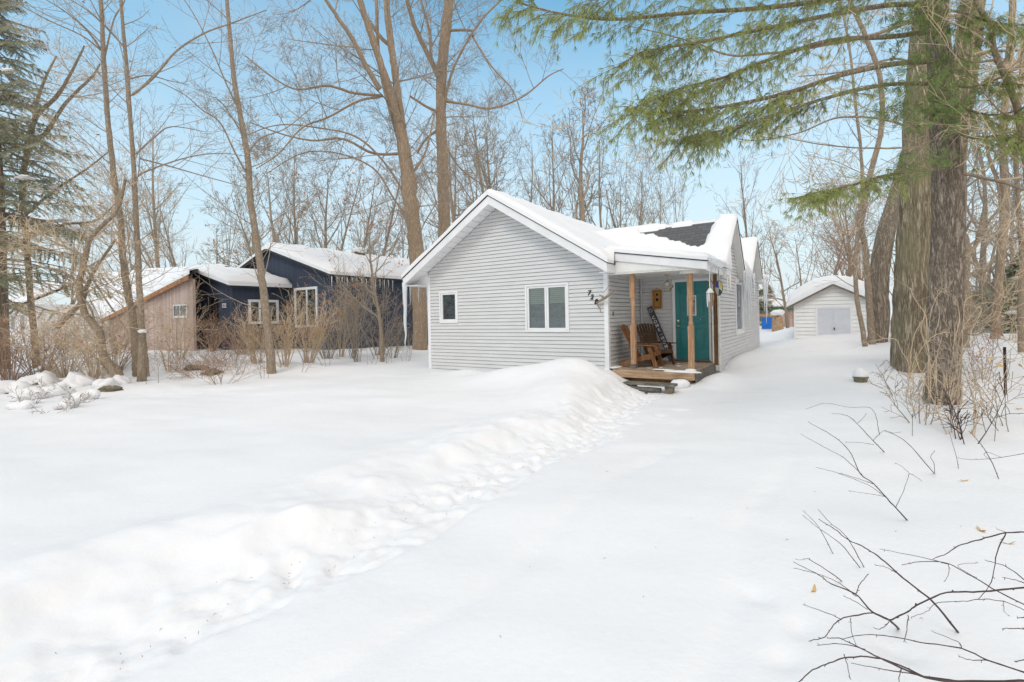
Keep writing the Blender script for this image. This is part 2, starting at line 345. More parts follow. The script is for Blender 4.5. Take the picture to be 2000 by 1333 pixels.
def ground(X, Y, fine=True):
    X = np.asarray(X, float); Y = np.asarray(Y, float)
    Tl = (X-P0.x)*U.x+(Y-P0.y)*U.y; Sl = (X-P0.x)*Bv.x+(Y-P0.y)*Bv.y
    z = .10*fbm(X*.22, Y*.22, 3, 3)*sstep((np.hypot(X, Y)-2)/6)
    z += .05*fbm(X*.6+Y*.2, Y*.9, 8, 3)
    z += .30*sstep((Tl-1.8)/2.5)*sstep((Sl-.6)/2.2)*sstep((34-Y)/10)       # drive beside the house
    z += .16*np.exp(-((Tl-2.25)/.35)**2)*sstep((Sl-2.7)/.8)*sstep((11-Sl)/.8)
    z += .22*sstep((X-4.2)/3)*sstep((Y-2.5)/4) + .25*sstep((X-9)/6)           # under the pines
    z += .25*sstep((Y-15)/6)*sstep((-X-2)/6)
    d, side, al = path_dist(X, Y)
    left = sstep((side*-1*d*1.0+.0)/.0001) if False else (side < 0)
    # lawn side of the path is deeper, unbroken snow; drive side is packed
    edge = .36+.30*fbm(X*1.2, Y*1.2, 21, 4)
    lawnside = np.where(al < .01, sstep((.9-Tl)/.8), np.where(side < 0, 1.0, 0.0))
    z += lawnside*(.115+.06*fbm(X*.7, Y*.7, 31, 2))*sstep((d-edge)/(.38+.6*np.clip(fbm(X*.8+4, Y*.8, 25, 2), 0, 1)))
    z += lawnside*.06*np.exp(-((d-edge-.45)/.40)**2)*(.6+2.0*fbm(X*1.5, Y*1.5, 41, 3))*sstep((al-1.5)/2)
    z += lawnside*.035*np.exp(-((d-1.25-.5*fbm(X*.8, Y*.8, 9, 2))/.3)**2)*sstep((al-3)/2)
    z -= .06*np.exp(-(d/.30)**2)
    z -= .035*np.exp(-((d-.30-.10*fbm(X*3, Y*3, 79, 3))/.045)**2)*(1-lawnside)*np.clip(fbm(X*2.2, Y*2.2, 77, 3)*2+.6, 0, 1)
    # shovelled mound in front of the front wall
    c = at(1105, 705, 11.2); 
    z += .50*bump2(X, Y, c.x+.25, c.y-.05, 1.25, .75, YAW)*(1+.12*fbm(X*1.5, Y*1.5, 51, 3))
    z += .34*bump2(X, Y, c.x-.25, c.y-1.5, .85, 1.35, -.15)
    z += .26*bump2(X, Y, c.x-1.3, c.y+.35, 1.2, .6, YAW)
    z += .10*bump2(X, Y, -1.3, 13.3, .75, .3, YAW)
    # hollow in front of the steps and small drift to the right of the deck
    st = world_of(1.0, -.9); z -= .10*bump2(X, Y, st.x, st.y, .9, .7, YAW)
    q = world_of(1.95, .35); z += .10*bump2(X, Y, q.x+.6, q.y+.2, .6, .8, YAW)
    q = world_of(-.05, -.05); z += .22*bump2(X, Y, q.x, q.y, .35, .30, YAW)
    q = world_of(2.42, .75); z += .10*bump2(X, Y, q.x, q.y, .28, 1.1, YAW)
    # keep the ground below the porch floor
    inp = sstep((Tl+.02)/.1)*sstep((2.1-Tl)/.12)*sstep((Sl-.12)/.1)*sstep((2.5-Sl)/.1)
    z = z*(1-inp)+np.minimum(z, .12)*inp
    # neighbouring yard behind the shrubs, uneven
    z += .12*fbm(X*.7, Y*.7, 61, 4)*sstep((-X-5)/3)*sstep((Y-9.5)/2)
    z += .55*bump2(X, Y, -11.8, 16.5, 2.4, 1.1) + .30*bump2(X, Y, -8.5, 15.6, 2.5, .8)
    z += .35*bump2(X, Y, at(1540,640,24).x, 24, 1.6, 1.2)
    if fine:
        rough = np.exp(-((d-.02)/.34)**2)
        z += rough*.06*fbm(X*8, Y*8, 71, 4)
        lump = lawnside*np.exp(-((d-.36)/.22)**2)
        z += lump*.05*fbm(X*4+Y, Y*4, 75, 4)+lawnside*np.exp(-((d-.9)/.5)**2)*.03*fbm(X*3, Y*3, 85, 3)
        for o_ in (1.15, 2.55): z -= .014*(1-lawnside)*np.exp(-((d-o_-.12*fbm(X*.5, Y*.5, 87, 2))/.12)**2)*(1+.6*fbm(X*6, Y*6, 89, 2))*sstep(al/2)
        # boot prints
        rs = np.random.RandomState(5)
        L = 0; segs = []
        for a, b in zip(PATH[:-1], PATH[1:]):
            l = (b-a).length; segs.append((L, l, a, b)); L += l
        k = 0
        for s in np.arange(.3, L-.3, .24):
            for (l0, l, a, b) in segs:
                if l0 <= s < l0+l:
                    p = a.lerp(b, (s-l0)/l); t = (b-a).normalized(); off = rs.uniform(-.28, .28)
                    cx, cy = p.x-t.y*off, p.y+t.x*off; ang = math.atan2(t.y, t.x)+rs.uniform(-1.1, 1.1)
                    mk = (np.abs(X-cx) < .4) & (np.abs(Y-cy) < .4)
                    g = np.zeros_like(z); e_ = bump2(X[mk], Y[mk], cx, cy, .13, .055, ang); g[mk] = np.clip(e_*1.7, 0, 1)**2-.35*np.exp(-((e_-.18)/.12)**2)*vnoise(X[mk]*14, Y[mk]*14, 3)
                    z -= rs.uniform(.012, .045)*g
            k += 1
        for (px, py) in ((1290,800),(1240,812),(1205,835),(1330,790),(1180,800),(960,830),(1010,845),(900,840),(1060,830),(1100,800),(860,870),(1120,815),(980,865),(1040,862)):
            g = on_ground(px, py, .1); z -= .03*bump2(X, Y, g.x, g.y, .13, .07, rs.uniform(0, 3))+(-.012)*bump2(X, Y, g.x, g.y-.12, .15, .08)
        for (px, py) in ((1530,1250),(1565,1190),(1755,1232),(1480,1130)):
            g = on_ground(px, py, .1); z -= .03*bump2(X, Y, g.x, g.y, .1, .07, rs.uniform(0, 3))
    return z
def gz(x, y): return float(ground(np.array([[x]]), np.array([[y]]), False)[0, 0])
def axis(fine0, fine1, step, far0, far1, g=1.12):
    a = list(np.arange(fine0, fine1, step)); s = step; x = a[-1]
    while x < far1: s *= g; x += s; a.append(x)
    s = step; x = a[0]; pre = []
    while x > far0: s *= g; x -= s; pre.append(x)
    return np.array(pre[::-1]+a)
def grid_mesh(xs, ys, Z, mat, name, mask=None):
    X, Y = np.meshgrid(xs, ys); nx, ny = len(xs), len(ys)
    i = np.arange(ny-1)[:, None]*nx+np.arange(nx-1)[None, :]
    q = np.stack([i, i+1, i+nx+1, i+nx], -1)
    q = q[mask] if mask is not None else q.reshape(-1, 4)
    mb = MB(); mb.add(np.stack([X, Y, Z], -1).reshape(-1, 3), q); return mb
xs = axis(-8, 6, .03, -600, 600, 1.05); ys = axis(1.2, 13.5, .03, -300, 900, 1.05)
X, Y = np.meshgrid(xs, ys); Z = ground(X, Y)
far = sstep((np.hypot(X, Y)-60)/60); Z = Z*(1-far)
tag(grid_mesh(xs, ys, Z, None, '').build('ground', M['snow'], smooth=True), kind='structure')

# ---------------------------------------------------------------- cottage
house = empty('cottage', P0, YAW, 'small grey clapboard cottage with snowy gabled roof and a teal door under its porch', 'house')
LAP = .1016
def siding(mb, fn, span, z0, z1, holes=(), out=.026):
    n = int(math.ceil((z1-z0)/LAP))
    for k in range(n):
        a0, a1 = z0+k*LAP, min(z0+(k+1)*LAP, z1)
        lo = span(a0); hi = span(a1)
        if not lo: continue
        if not hi: hi = ((lo[0]+lo[1])/2,)*2
        zm = (a0+a1)/2; cuts = [(lo[0], lo[1], hi[0], hi[1])]
        for (h0, h1, hz0, hz1) in holes:
            if hz0 < zm < hz1:
                nc = []
                for (b0, b1, t0, t1) in cuts:
                    if b1 <= h0 or b0 >= h1: nc.append((b0, b1, t0, t1)); continue
                    if b0 < h0: nc.append((b0, h0, t0, h0))
                    if b1 > h1: nc.append((h1, b1, h1, t1))
                cuts = nc
        for (b0, b1, t0, t1) in cuts:
            m0 = fn(b0, a0+.006, out); m1 = fn(b1, a0+.006, out)
            # lap face, then a narrow open slot under the lap above it
            g_ = .0062*(a1-a0)/LAP; e0, e1 = fn(t0, a1-g_, .006), fn(t1, a1-g_, .006)
            mb.quad(m0, m1, e1, e0)
            mb.quad(e0, e1, fn(t1, a1-g_, -.02), fn(t0, a1-g_, -.02)); mb.quad(fn(t0, a1-g_, -.02), fn(t1, a1-g_, -.02), fn(t1, a1+.006, -.02), fn(t0, a1+.006, -.02))
            mb.quad(fn(b0, a0+.006, -.02), fn(b1, a0+.006, -.02), m1, m0)
def fr(a, z, o): return (a, -o, z)                    # front wall plane y=0
def fd(a, z, o): return (a, 2.377-o, z)               # door wall
def fl(a, z, o): return (o, a, z)                     # wall beside the porch (faces +x)
def fs(a, z, o): return (2.117+o, a, z)               # long side wall (faces +x)
# windows of the front wall: right edges from the photo
nF = Bv; 
def tf(px, py): q = hit(px, py, nF, P0); a = loc_of(q); return a[0], q.z
w1a, w1b = tf(859, 570), tf(896, 631); w2a, w2b = tf(1026, 557), tf(1113, 649)
W1 = (w1a[0], w1b[0], w1b[1], w1a[1]); W2 = (w2a[0], w2b[0], w2b[1], w2a[1])
RA = 5.07
def und(t): return RA-.27-.615*abs(t+3.22)
def span_front(z):
    lo, hi = -5.98, 0.0
    k = (RA-.225-z)/.615
    if k <= 0: return None
    return (max(lo, -3.22-k), min(hi, -3.22+k))
mb = MB()
shr = .05
siding(mb, fr, span_front, .05, 4.78, [(W1[0]+shr, W1[1]-shr, W1[2]+shr, W1[3]-shr), (W2[0]+shr, W2[1]-shr, W2[2]+shr, W2[3]-shr)])
mb.build('front_wall', M['siding'], house)
mb = MB()
siding(mb, fl, lambda z: (0, 2.377), .2, 2.95); mb.build('side_wall', M['siding'], house)
DX0, DX1, DZ0, DZ1 = 1.006, 1.875, .47, 2.57
mb = MB(); siding(mb, fd, lambda z: (0.0, 2.1), .3, 3.0, [(DX0-.07, DX1+.07, .3, DZ1+.08)]); mb.build('porch_wall', M['siding'], house)
S0, S1 = 2.377, 10.24
def span_side(z): return (S0, S1)
# side window
sw0, sw1, swz0, swz1 = S0+2.45, S0+3.95, 1.02, 2.75
mb = MB(); siding(mb, fs, span_side, .1, 3.02, [(sw0+shr, sw1-shr, swz0, swz1)])
gB = (4.2, 4.45, .87, 1.15); gC = (8.58, 4.34, .9, 1.06)
for (c, za, kl, kr) in (gB, gC):
    def sp(z, c=c, za=za, kl=kl, kr=kr):
        k = za-.12-z
        return None if k <= 0 else (max(c-k/kl, S0+.02), c+k/kr)
    siding(mb, fs, sp, 3.02, za-.14)
mb.build('long_side_wall', M['siding'], house)
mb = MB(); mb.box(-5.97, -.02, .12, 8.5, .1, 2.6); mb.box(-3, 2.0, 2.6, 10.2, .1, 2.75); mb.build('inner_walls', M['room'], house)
mb = MB()
# left side and back walls
mb.quad((-5.98,0,0),(-5.98,9,0),(-5.98,9,3.1),(-5.98,0,3.1)); mb.quad((2.117,S1,0),(-5.98,S1,0),(-5.98,S1,3),(2.117,S1,3)); mb.quad((-5.98,8.9,0),(-5.98,S1,0),(-5.98,S1,3),(-5.98,8.9,3))
mb.build('rear_wall', M['siding'], house)
mb = MB()      # corner trims
def trim(x0, x1, y0, y1, z0, z1): mb.box(x0, x1, y0, y1, z0, z1)
for a_ in ((-6.005, -5.89, -.028, .05, .1, 3.02), (-.085, .028, -.028, .085, .12, 2.83), (2.02, 2.145, 2.34, 2.47, .12, 2.86), (2.117-.02, 2.145, S1-.08, S1+.02, .1, 3.0)):
    mb = MB(); mb.box(*a_); mb.build('corner_trim', M['white'], house, bevel=.004)
# foundation strip
mb = MB(); mb.box(-5.96, -.1, .005, .1, -.1, .1); mb.build('foundation', M['rust_wood'], house)

def window(name, ax, a0, a1, z0, z1, label, sashes=1, blind=0, fw=.055, plane='f'):
    fn = {'f': fr, 's': fs}[plane]
    def bx(mb, p0, p1, q0, q1, o0, o1):
        c = [fn(p0,q0,o0), fn(p1,q0,o0), fn(p1,q0,o1), fn(p0,q0,o1), fn(p0,q1,o0), fn(p1,q1,o0), fn(p1,q1,o1), fn(p0,q1,o1)]
        mb.hexa(c)
    mb = MB()
    bx(mb, a0, a0+fw, z0, z1, -.06, .045); bx(mb, a1-fw, a1, z0, z1, -.06, .045)
    bx(mb, a0+fw, a1-fw, z0, z0+fw, -.06, .045); bx(mb, a0+fw, a1-fw, z1-fw, z1, -.06, .045)
    wn = mb.build(name, M['white'], house, bevel=.006)
    wn['label'] = label
    i0, i1 = a0+fw, a1-fw; j0, j1 = z0+fw, z1-fw; wdt = (i1-i0)/sashes; sf = .055
    for k in range(sashes):
        s0, s1 = i0+k*wdt+.003, i0+(k+1)*wdt-.003
        mb = MB(); bx(mb, s0, s0+sf, j0, j1, -.06, .022); bx(mb, s1-sf, s1, j0, j1, -.06, .022); bx(mb, s0+sf, s1-sf, j0, j0+sf, -.06, .022); bx(mb, s0+sf, s1-sf, j1-sf, j1, -.06, .022)
        mb.build('sash', M['white'], wn, bevel=.004)
        mb = MB(); bx(mb, s0+sf, s1-sf, j0+sf, j1-sf, -.02, -.012); mb.build('pane', M['glass'], wn)
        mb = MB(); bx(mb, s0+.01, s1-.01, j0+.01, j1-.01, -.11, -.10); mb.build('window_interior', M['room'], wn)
        if blind:
            bh = (j1-j0)*(blind if k == 0 else blind*.98); n = max(4, int(bh/.05)); mb = MB()
            for i in range(n):
                zz = j1-sf-(i+.5)*bh/n
                mb.hexa([fn(s0+sf,zz-.024,-.075), fn(s1-sf,zz-.024,-.075), fn(s1-sf,zz-.024,-.07), fn(s0+sf,zz-.024,-.07), fn(s0+sf,zz+.02,-.055), fn(s1-sf,zz+.02,-.055), fn(s1-sf,zz+.02,-.05), fn(s0+sf,zz+.02,-.05)])
            mb.build('blind', M['blind'], wn)
    return wn
window('window', 0, *W1, 'small single white framed window left on the front wall')
window('window', 0, *W2, 'wide two pane white framed window with a half drawn blind', 2, .36)
window('window', 0, sw0, sw1, swz0, swz1, 'tall side window partly hidden by icicles', 1, .9, plane='s', fw=.10)

# roofs -------------------------------------------------------------
RECT = dict(A=(-6.62,.24,-.53,9.2), Pq=(-.6,2.37,-.08,3.0), B=(-3.2,2.34,2.1,5.95), D=(-3.2,2.34,5.6,10.55), C=(-1.5,2.34,6.9,10.0))
def inr(t, s, k): a = RECT[k]; return (t >= a[0]-1e-6) & (t <= a[1]+1e-6) & (s >= a[2]-1e-6) & (s <= a[3]+1e-6)
def roof_z(t, s):
    z = np.full(t.shape, -9.0)
    z = np.where(inr(t, s, 'A'), RA-.615*np.abs(t+3.22), z)
    z = np.where(inr(t, s, 'Pq') & (t > .03), np.maximum(z, 3.27-.175*t), z)
    zb = np.where(s < 4.2, 4.45-.87*(4.2-s), 4.45-1.15*(s-4.2)); z = np.where(inr(t, s, 'B'), np.maximum(z, zb), z)
    zc = np.where(s < 8.58, 4.34-.9*(8.58-s), 4.34-1.06*(s-8.58)); z = np.where(inr(t, s, 'C'), np.maximum(z, zc), z)
    zd = 2.98+.30*(2.34-t); z = np.where(inr(t, s, 'D'), np.maximum(z, zd), z)
    return z
def mk(step):
    def ax(lo, hi, marks):
        m_ = sorted(set([lo, hi]+[x for x in marks if lo < x < hi])); out = []
        for a, b in zip(m_[:-1], m_[1:]): n = max(1, int(round((b-a)/step))); out += list(np.linspace(a, b, n+1)[:-1])
        return np.array(out+[hi])
    return ax(-6.62, 2.37, [-3.22, .03, .24, 2.34]), ax(-.53, 10.55, [-.08, 2.1, 4.2, 5.6, 8.58])
# roof deck with shingles
ts, ss = mk(.05); T, S = np.meshgrid(ts, ss); RZ = roof_z(T, S)
tc_ = (T[:-1, :-1]+T[1:, 1:])/2; sc_ = (S[:-1, :-1]+S[1:, 1:])/2
inside = np.zeros(tc_.shape, bool)
for k in RECT:
    inside |= inr(tc_, sc_, k)
inside &= ~((tc_ < .0) & (sc_ < -.6))
vz = RZ.copy(); vz[vz < 0] = 2.9
rf = grid_mesh(ts, ss, vz, None, '', inside).build('roof', M['shingle'], house)
sn = vz
# snow thickness
dist = np.full(T.shape, -1.0)
for k, a in RECT.items():
    dd = np.minimum(np.minimum(T-a[0], a[1]-T), np.minimum(S-a[2], a[3]-S)); dist = np.maximum(dist, dd)
h = (.22-.07*((T > .1) & (S < 3.2)))+.05*fbm(T*1.1, S*1.1, 5, 3)+.035*fbm(T*3.5, S*3.5, 15, 3)+.04*sstep((T+1.2)/1.4)*sstep((2.6-S)/1.0)*sstep((S+.2)/.5)
h = h + .05*np.exp(-((S-2.3)/.4)**2)*(T > 0)
h = np.where((S > 3.7) & (T > -2.5), h*.85, h); h = h*(1-.4*sstep((T-.2)/.6)*sstep((S-2.2)/.5)*sstep((3.9-S)/.5)*sstep((2.0-T)/.3))
h = h+.22*np.exp(-((S-6.2)/.5)**2)*(T > 0)
e = np.clip(dist/.13, 0, 1); rnd = np.sqrt(np.clip(1-(1-e)**2, 0, 1)); th = h*(.5+.5*rnd)
# bare patch where the shingles show, as read from the photo on the roof plane
nb = (U.cross((Bv+Vector((0,0,.87))).normalized())).normalized(); pb = world_of(0, 4.2, 4.45)
patch = [loc_of(hit(x, y, nb, pb)) for x, y in ((1250,455),(1300,447),(1350,440),(1396,434),(1393,446),(1379,482),(1342,481),(1308,468),(1268,463))]
def inpoly(t, s, poly):
    c = np.zeros(t.shape, bool); n = len(poly)
    for i in range(n):
        (x1, y1), (x2, y2) = poly[i], poly[i-1]
        cond = ((y1 > s) != (y2 > s)) & (t < (x2-x1)*(s-y1)/((y2-y1)+1e-12)+x1); c ^= cond
    return c
jt = T+.16*fbm(T*3, S*3, 91, 3); js = S+.14*fbm(T*3, S*3, 95, 3)
bare = inpoly(jt, js, patch)
top = sn+th
for it in range(3):
    t2 = top.copy(); t2[1:-1, 1:-1] = (top[:-2, 1:-1]+top[2:, 1:-1]+top[1:-1, :-2]+top[1:-1, 2:]+4*top[1:-1, 1:-1])/8
    okk = (dist > .04); top = np.where(okk, t2, top)
top = np.maximum(top, sn+.03)+.012*fbm(T*5, S*5, 13, 3)
nearbare = bare.copy()
for it in range(2):
    nb2 = nearbare.copy(); nb2[1:] |= nearbare[:-1]; nb2[:-1] |= nearbare[1:]; nb2[:, 1:] |= nearbare[:, :-1]; nb2[:, :-1] |= nearbare[:, 1:]; nearbare = nb2
    if it == 0: top = np.where(nearbare & ~bare, sn+np.minimum(top-sn, .06), top)
top = np.where(nearbare & ~bare, sn+np.minimum(top-sn, .10), top); top = np.where(bare, sn-.05, top)
nx = len(ts); mb = grid_mesh(ts, ss, top, None, '', inside)
# skirts round the outside of the snow
ny = len(ss); Vt = np.stack([T, S, top], -1); Vb = np.stack([T, S, sn+.004], -1)
ins = np.pad(inside, 1)
def skirt(mask, a, b):
    iy, ix = np.nonzero(mask)
    for y, x in zip(iy, ix):
        p, q = a(y, x), b(y, x)
        mb.quad(Vb[p], Vb[q], Vt[q], Vt[p])
skirt(inside & ~ins[0:-2, 1:-1], lambda y, x: (y, x), lambda y, x: (y, x+1))
skirt(inside & ~ins[2:, 1:-1], lambda y, x: (y+1, x+1), lambda y, x: (y+1, x))
skirt(inside & ~ins[1:-1, 0:-2], lambda y, x: (y+1, x), lambda y, x: (y, x))
skirt(inside & ~ins[1:-1, 2:], lambda y, x: (y, x+1), lambda y, x: (y+1, x+1))
mb.build('roof_snow', M['roof_snow'], house, smooth=True)
# rake boards, soffits, eaves of the front gable
def slab(mb, t0, z0a, z0b, t1, z1a, z1b, s0, s1):
    mb.hexa([(t0,s0,z0a),(t1,s0,z1a),(t1,s1,z1a),(t0,s1,z0a),(t0,s0,z0b),(t1,s0,z1b),(t1,s1,z1b),(t0,s1,z0b)])
za = RA; tl, tr, tm = -6.59, .21, -3.22
def zr(t): return RA-.615*abs(t-tm)
mb = MB(); g = .022; w_ = .225
slab(mb, tl, zr(tl)-w_-g, zr(tl)-g, tm, za-w_-g, za-g, -.5, -.475); slab(mb, tm, za-w_-g, za-g, tr, zr(tr)-w_-g, zr(tr)-g, -.5, -.475)
mb.box(tr-.02, tr+.005, -.475, 2.2, zr(tr)-.24, zr(tr)-.03); mb.box(tl-.005, tl+.02, -.475, 9.1, zr(tl)-.26, zr(tl)-.03)
mb.build('rake_board', M['white'], house, bevel=.004)
mb = MB(); slab(mb, tl-.02, zr(tl)-g, zr(tl)-.002, tm, za-g, za-.002, -.52, -.40); slab(mb, tm, za-g, za-.002, tr+.02, zr(tr)-g, zr(tr)-.002, -.52, -.40); mb.build('drip_edge', M['dark'], house)
mb = MB()      # plank soffit under the rake, each plank a lap
k = 0; L_ = tm-tl
n = 16
for i in range(n):
    a, b = tl+.02+(L_-.02)*i/n, tl+.02+(L_-.02)*(i+1)/n-.016
    slab(mb, a, zr(a)-.215, zr(a)-.19, b, zr(b)-.215, zr(b)-.19, -.474, .0)
    a, b = tr-.02-(tr-tm-.02)*i/n, tr-.02-(tr-tm-.02)*(i+1)/n+.006
    slab(mb, b, zr(b)-.215, zr(b)-.19, a, zr(a)-.215, zr(a)-.19, -.474, .0)
mb.build('rake_soffit', M['white'], house)
mb = MB(); zE = zr(tl)-.26
mb.box(tl+.02, -5.99, -.47, 9.0, zE, zE+.015); slab(mb, tl+.02, zE+.015, zr(tl)-.2, -5.98, zE+.015, zr(-5.98)-.2, -.03, -.005)
mb.box(-.0, tr-.02, -.47, 0.0, zr(tr)-.24, zr(tr)-.225); mb.build('eave_return', M['white'], house)
mb = MB(); mb.box(.0, .236, -.47, .02, 2.93, 2.975); mb.build('eave_corner', M['dark'], house)
# porch roof
mb = MB()
slab(mb, .06, 3.27-.01-.21, 3.27-.03, 2.36, 2.87-.21, 2.84, -.06, -.03)
mb.box(2.335, 2.36, -.03, 2.9, 2.64, 2.84)
mb.build('porch_fascia', M['white'], house, bevel=.004)
mb = MB(); slab(mb, .04, 3.245, 3.262, 2.38, 2.845, 2.86, -.085, -.0); mb.build('drip_edge', M['dark'], house)
mb = MB()
for i in range(16):
    mb.box(.02+i*.145, .02+(i+1)*.145-.008, -.02, 2.37, 2.72, 2.74)
slab(mb, .2, 2.742, 3.02, 2.3, 2.742, 2.75, -.02, .0)
mb.build('porch_ceiling', M['soffit'], house)
mb = MB(); mb.box(.03, 2.3, -.028, .06, 2.685, 2.715); mb.box(1.72, 2.1, .12, .34, 2.62, 2.712); mb.build('porch_header', M['dirty_white'], house, bevel=.004)
# side gable rakes
for (c, z_, kl, kr), lo, hi in ((gB, 2.62, 5.62), (gC, 7.15, 9.78)):
    zl, zh = z_-kl*(c-lo), z_-kr*(hi-c)
    mb = MB()
    for (s0, q0, s1, q1) in ((lo, zl, c, z_), (c, z_, hi, zh)):
        mb.hexa([(2.30,s0,q0-.16),(2.325,s0,q0-.16),(2.325,s1,q1-.16),(2.30,s1,q1-.16),(2.30,s0,q0-.02),(2.325,s0,q0-.02),(2.325,s1,q1-.02),(2.30,s1,q1-.02)])
        mb.hexa([(2.12,s0,q0-.15),(2.30,s0,q0-.15),(2.30,s1,q1-.15),(2.12,s1,q1-.15),(2.12,s0,q0-.13),(2.30,s0,q0-.13),(2.30,s1,q1-.13),(2.12,s1,q1-.13)])
    mb.box(2.14, 2.325, hi-.10, hi, zh-.2, zh-.16)
    mb.build('rake_board', M['soffit'], house)
    mb = MB()
    for (s0, q0, s1, q1) in ((lo, zl, c, z_), (c, z_, hi, zh)):
        mb.hexa([(2.28,s0,q0-.02),(2.345,s0,q0-.02),(2.345,s1,q1-.02),(2.28,s1,q1-.02),(2.28,s0,q0-.001),(2.345,s0,q0-.001),(2.345,s1,q1-.001),(2.28,s1,q1-.001)])
    mb.build('drip_edge', M['dark'], house)
for a_ in ((2.12, 2.34, 5.6, 7.2, 2.86, 2.98), (2.12, 2.34, 9.7, 10.5, 2.86, 2.98)): mb = MB(); mb.box(*a_); mb.build('eave_board', M['white'], house)

# front door
door = empty('door', (0,0,0)); door.parent = house; door['label'] = 'teal panelled front door with a small oblong window'
mb = MB(); y0 = 2.36
def dq(mb, a0, a1, z0, z1, o0, o1): mb.box(a0, a1, y0-o1, y0-o0, z0, z1)
W, H = DX1-DX0, DZ1-DZ0
dq(mb, DX0+.004, DX1-.004, DZ0, DZ1, -.02, .0)
st = []
def panel(u0, u1, v0, v1):      # raised moulding ring and field
    a0, a1, z0, z1 = DX0+u0*W, DX0+u1*W, DZ0+v0*H, DZ0+v1*H; t = .018
    dq(mb, a0, a1, z0, z0+t, 0, .012); dq(mb, a0, a1, z1-t, z1, 0, .012); dq(mb, a0, a0+t, z0+t, z1-t, 0, .012); dq(mb, a1-t, a1, z0+t, z1-t, 0, .012)
    dq(mb, a0+.045, a1-.045, z0+.045, z1-.045, 0, .010)
for u in ((.13,.40),(.60,.87)):
    panel(*u, .84, .94); panel(*u, .12, .40)
panel(.13,.30,.56,.80); panel(.70,.87,.56,.80); panel(.13,.40,.445,.53); panel(.60,.87,.445,.53)
dl = mb.build('door_leaf', M['teal'], door, bevel=.003)
mb = MB(); a0, a1, z0, z1 = DX0+.36*W, DX0+.64*W, DZ0+.56*H, DZ0+.82*H; f = .03
dq(mb, a0, a1, z0, z0+f, 0, .02); dq(mb, a0, a1, z1-f, z1, 0, .02); dq(mb, a0, a0+f, z0+f, z1-f, 0, .02); dq(mb, a1-f, a1, z0+f, z1-f, 0, .02); mb.build('window_trim', M['white'], door, bevel=.004)
mb = MB(); dq(mb, a0+f, a1-f, z0+f, z1-f, .001, .008); mg = varied('leaded glass', (.22,.23,.22), 30, .3, 2.2, .15, .8, 40, bd=.01); mb.build('pane', mg, door)
mb = MB(); kx = DX0+.075
mb.lathe([(0,0),(.03,0),(.03,-.008),(.012,-.012),(.011,-.04),(.026,-.05),(.03,-.065),(.022,-.08),(0,-.084)], (kx, y0, 1.36), 16, 'y')
mb.build('door_knob', M['gold'], door, smooth=True)
mb = MB(); mb.lathe([(0,0),(.03,0),(.028,-.016),(0,-.02)], (kx, y0, 1.51), 16, 'y'); mb.box(kx-.02, kx+.02, y0-.035, y0-.02, 1.5, 1.52); mb.build('deadbolt', M['gold'], door, smooth=False)
mb = MB(); mb.lathe([(0,0),(.012,0),(.01,-.008),(0,-.009)], (DX0+.76*W, y0-.012, 1.55), 12, 'y'); mb.build('peephole', M['lettering'], door)
mb = MB(); mb.box(DX0-.075, DX0, 2.33, 2.40, DZ0-.05, DZ1+.075); mb.box(DX1, DX1+.06, 2.33, 2.40, DZ0-.05, DZ1+.075); mb.box(DX0, DX1, 2.33, 2.40, DZ1, DZ1+.075); mb.build('door_frame', M['white'], door, bevel=.006)
mb = MB(); mb.box(DX0-.02, DX1+.02, 2.27, 2.40, DZ0-.045, DZ0-.002); mb.build('threshold', M['old_board'], door)
mb = MB(); mb.box(DX0, DX1+.12, 2.335, 2.4, .3, DZ0-.05); mb.box(.0, 2.1, 2.36, 2.42, .25, .42); mb.build('porch_skirt', M['old_board'], house)

# porch posts, deck
def post(x, y, z0, z1, mat, r=.06):
    o = empty('porch_post', (x, y, 0)); o.parent = house
    prof = [(.0,0),(1,0),(1,.34),(.72,.365),(.95,.375),(.95,.39),(.66,.41),(.62,.5),(.70,.66),(.78,.74),(.66,.765),(.95,.775),(1,.80),(1,1),(0,1)]
    mb = MB(); H = z1-z0; zc = .40
    mb.box(-r, r, -r, r, z0, z0+H*.455); mb.box(-r, r, -r, r, z0+H*.74, z1)
    pr = [(r*.95, .455), (r*1.0, .462), (r*.8, .468), (r*.93, .474), (r*.93, .482), (r*.7, .50), (r*.72, .56), (r*.82, .64), (r*.93, .70), (r*.80, .715), (r*1.0, .725), (r*.9, .74)]
    mb.lathe([(a, z0+H*b) for a, b in pr], k=20)
    mb.build('post_shaft', mat, o, smooth=False, bevel=.006)
    return o
a = loc_of(on_ground(1238.5, 719, .4)); PL = a
po = post(a[0], a[1], .40, 2.70, M['post'])
mb = MB(); mb.box(-.072, .072, -.072, .072, .401, .50); mb.build('post_shoe', M['old_board'], po, bevel=.004)
a = loc_of(on_ground(1351, 722.5, .4)); PR_ = a; post(a[0], a[1], .40, 2.63, M['post'])
o = post(2.075, 2.27, .34, 2.70, M['dark_post'], .05)
mb = MB(); mb.box(1.98, 2.02, 2.19, 2.345, .2, 2.70); mb.box(2.125, 2.165, 2.19, 2.345, .2, 2.70); mb.box(2.02, 2.125, 2.19, 2.345, .2, .34); mb.build('post_casing', M['dirty_white'], house, bevel=.004)
DK0 = min(PL[1], PR_[1])-.16
deck = empty('porch_deck', (0,0,0)); deck.parent = house
mb = MB(); y = DK0
rs = random.Random(2)
while y < 2.34:
    mb.box(.02+rs.uniform(-.0,.01), 2.02, y, y+.134, .362+rs.uniform(-.003,.003), .400+rs.uniform(-.003,.003)); y += .14
mb.build('deck_boards', M['deck'], deck, bevel=.004)
mb = MB(); mb.box(.12, 2.03, DK0-.17, DK0-.01, .20, .375); mb.build('timber_beam', M['timber'], deck, bevel=.012)
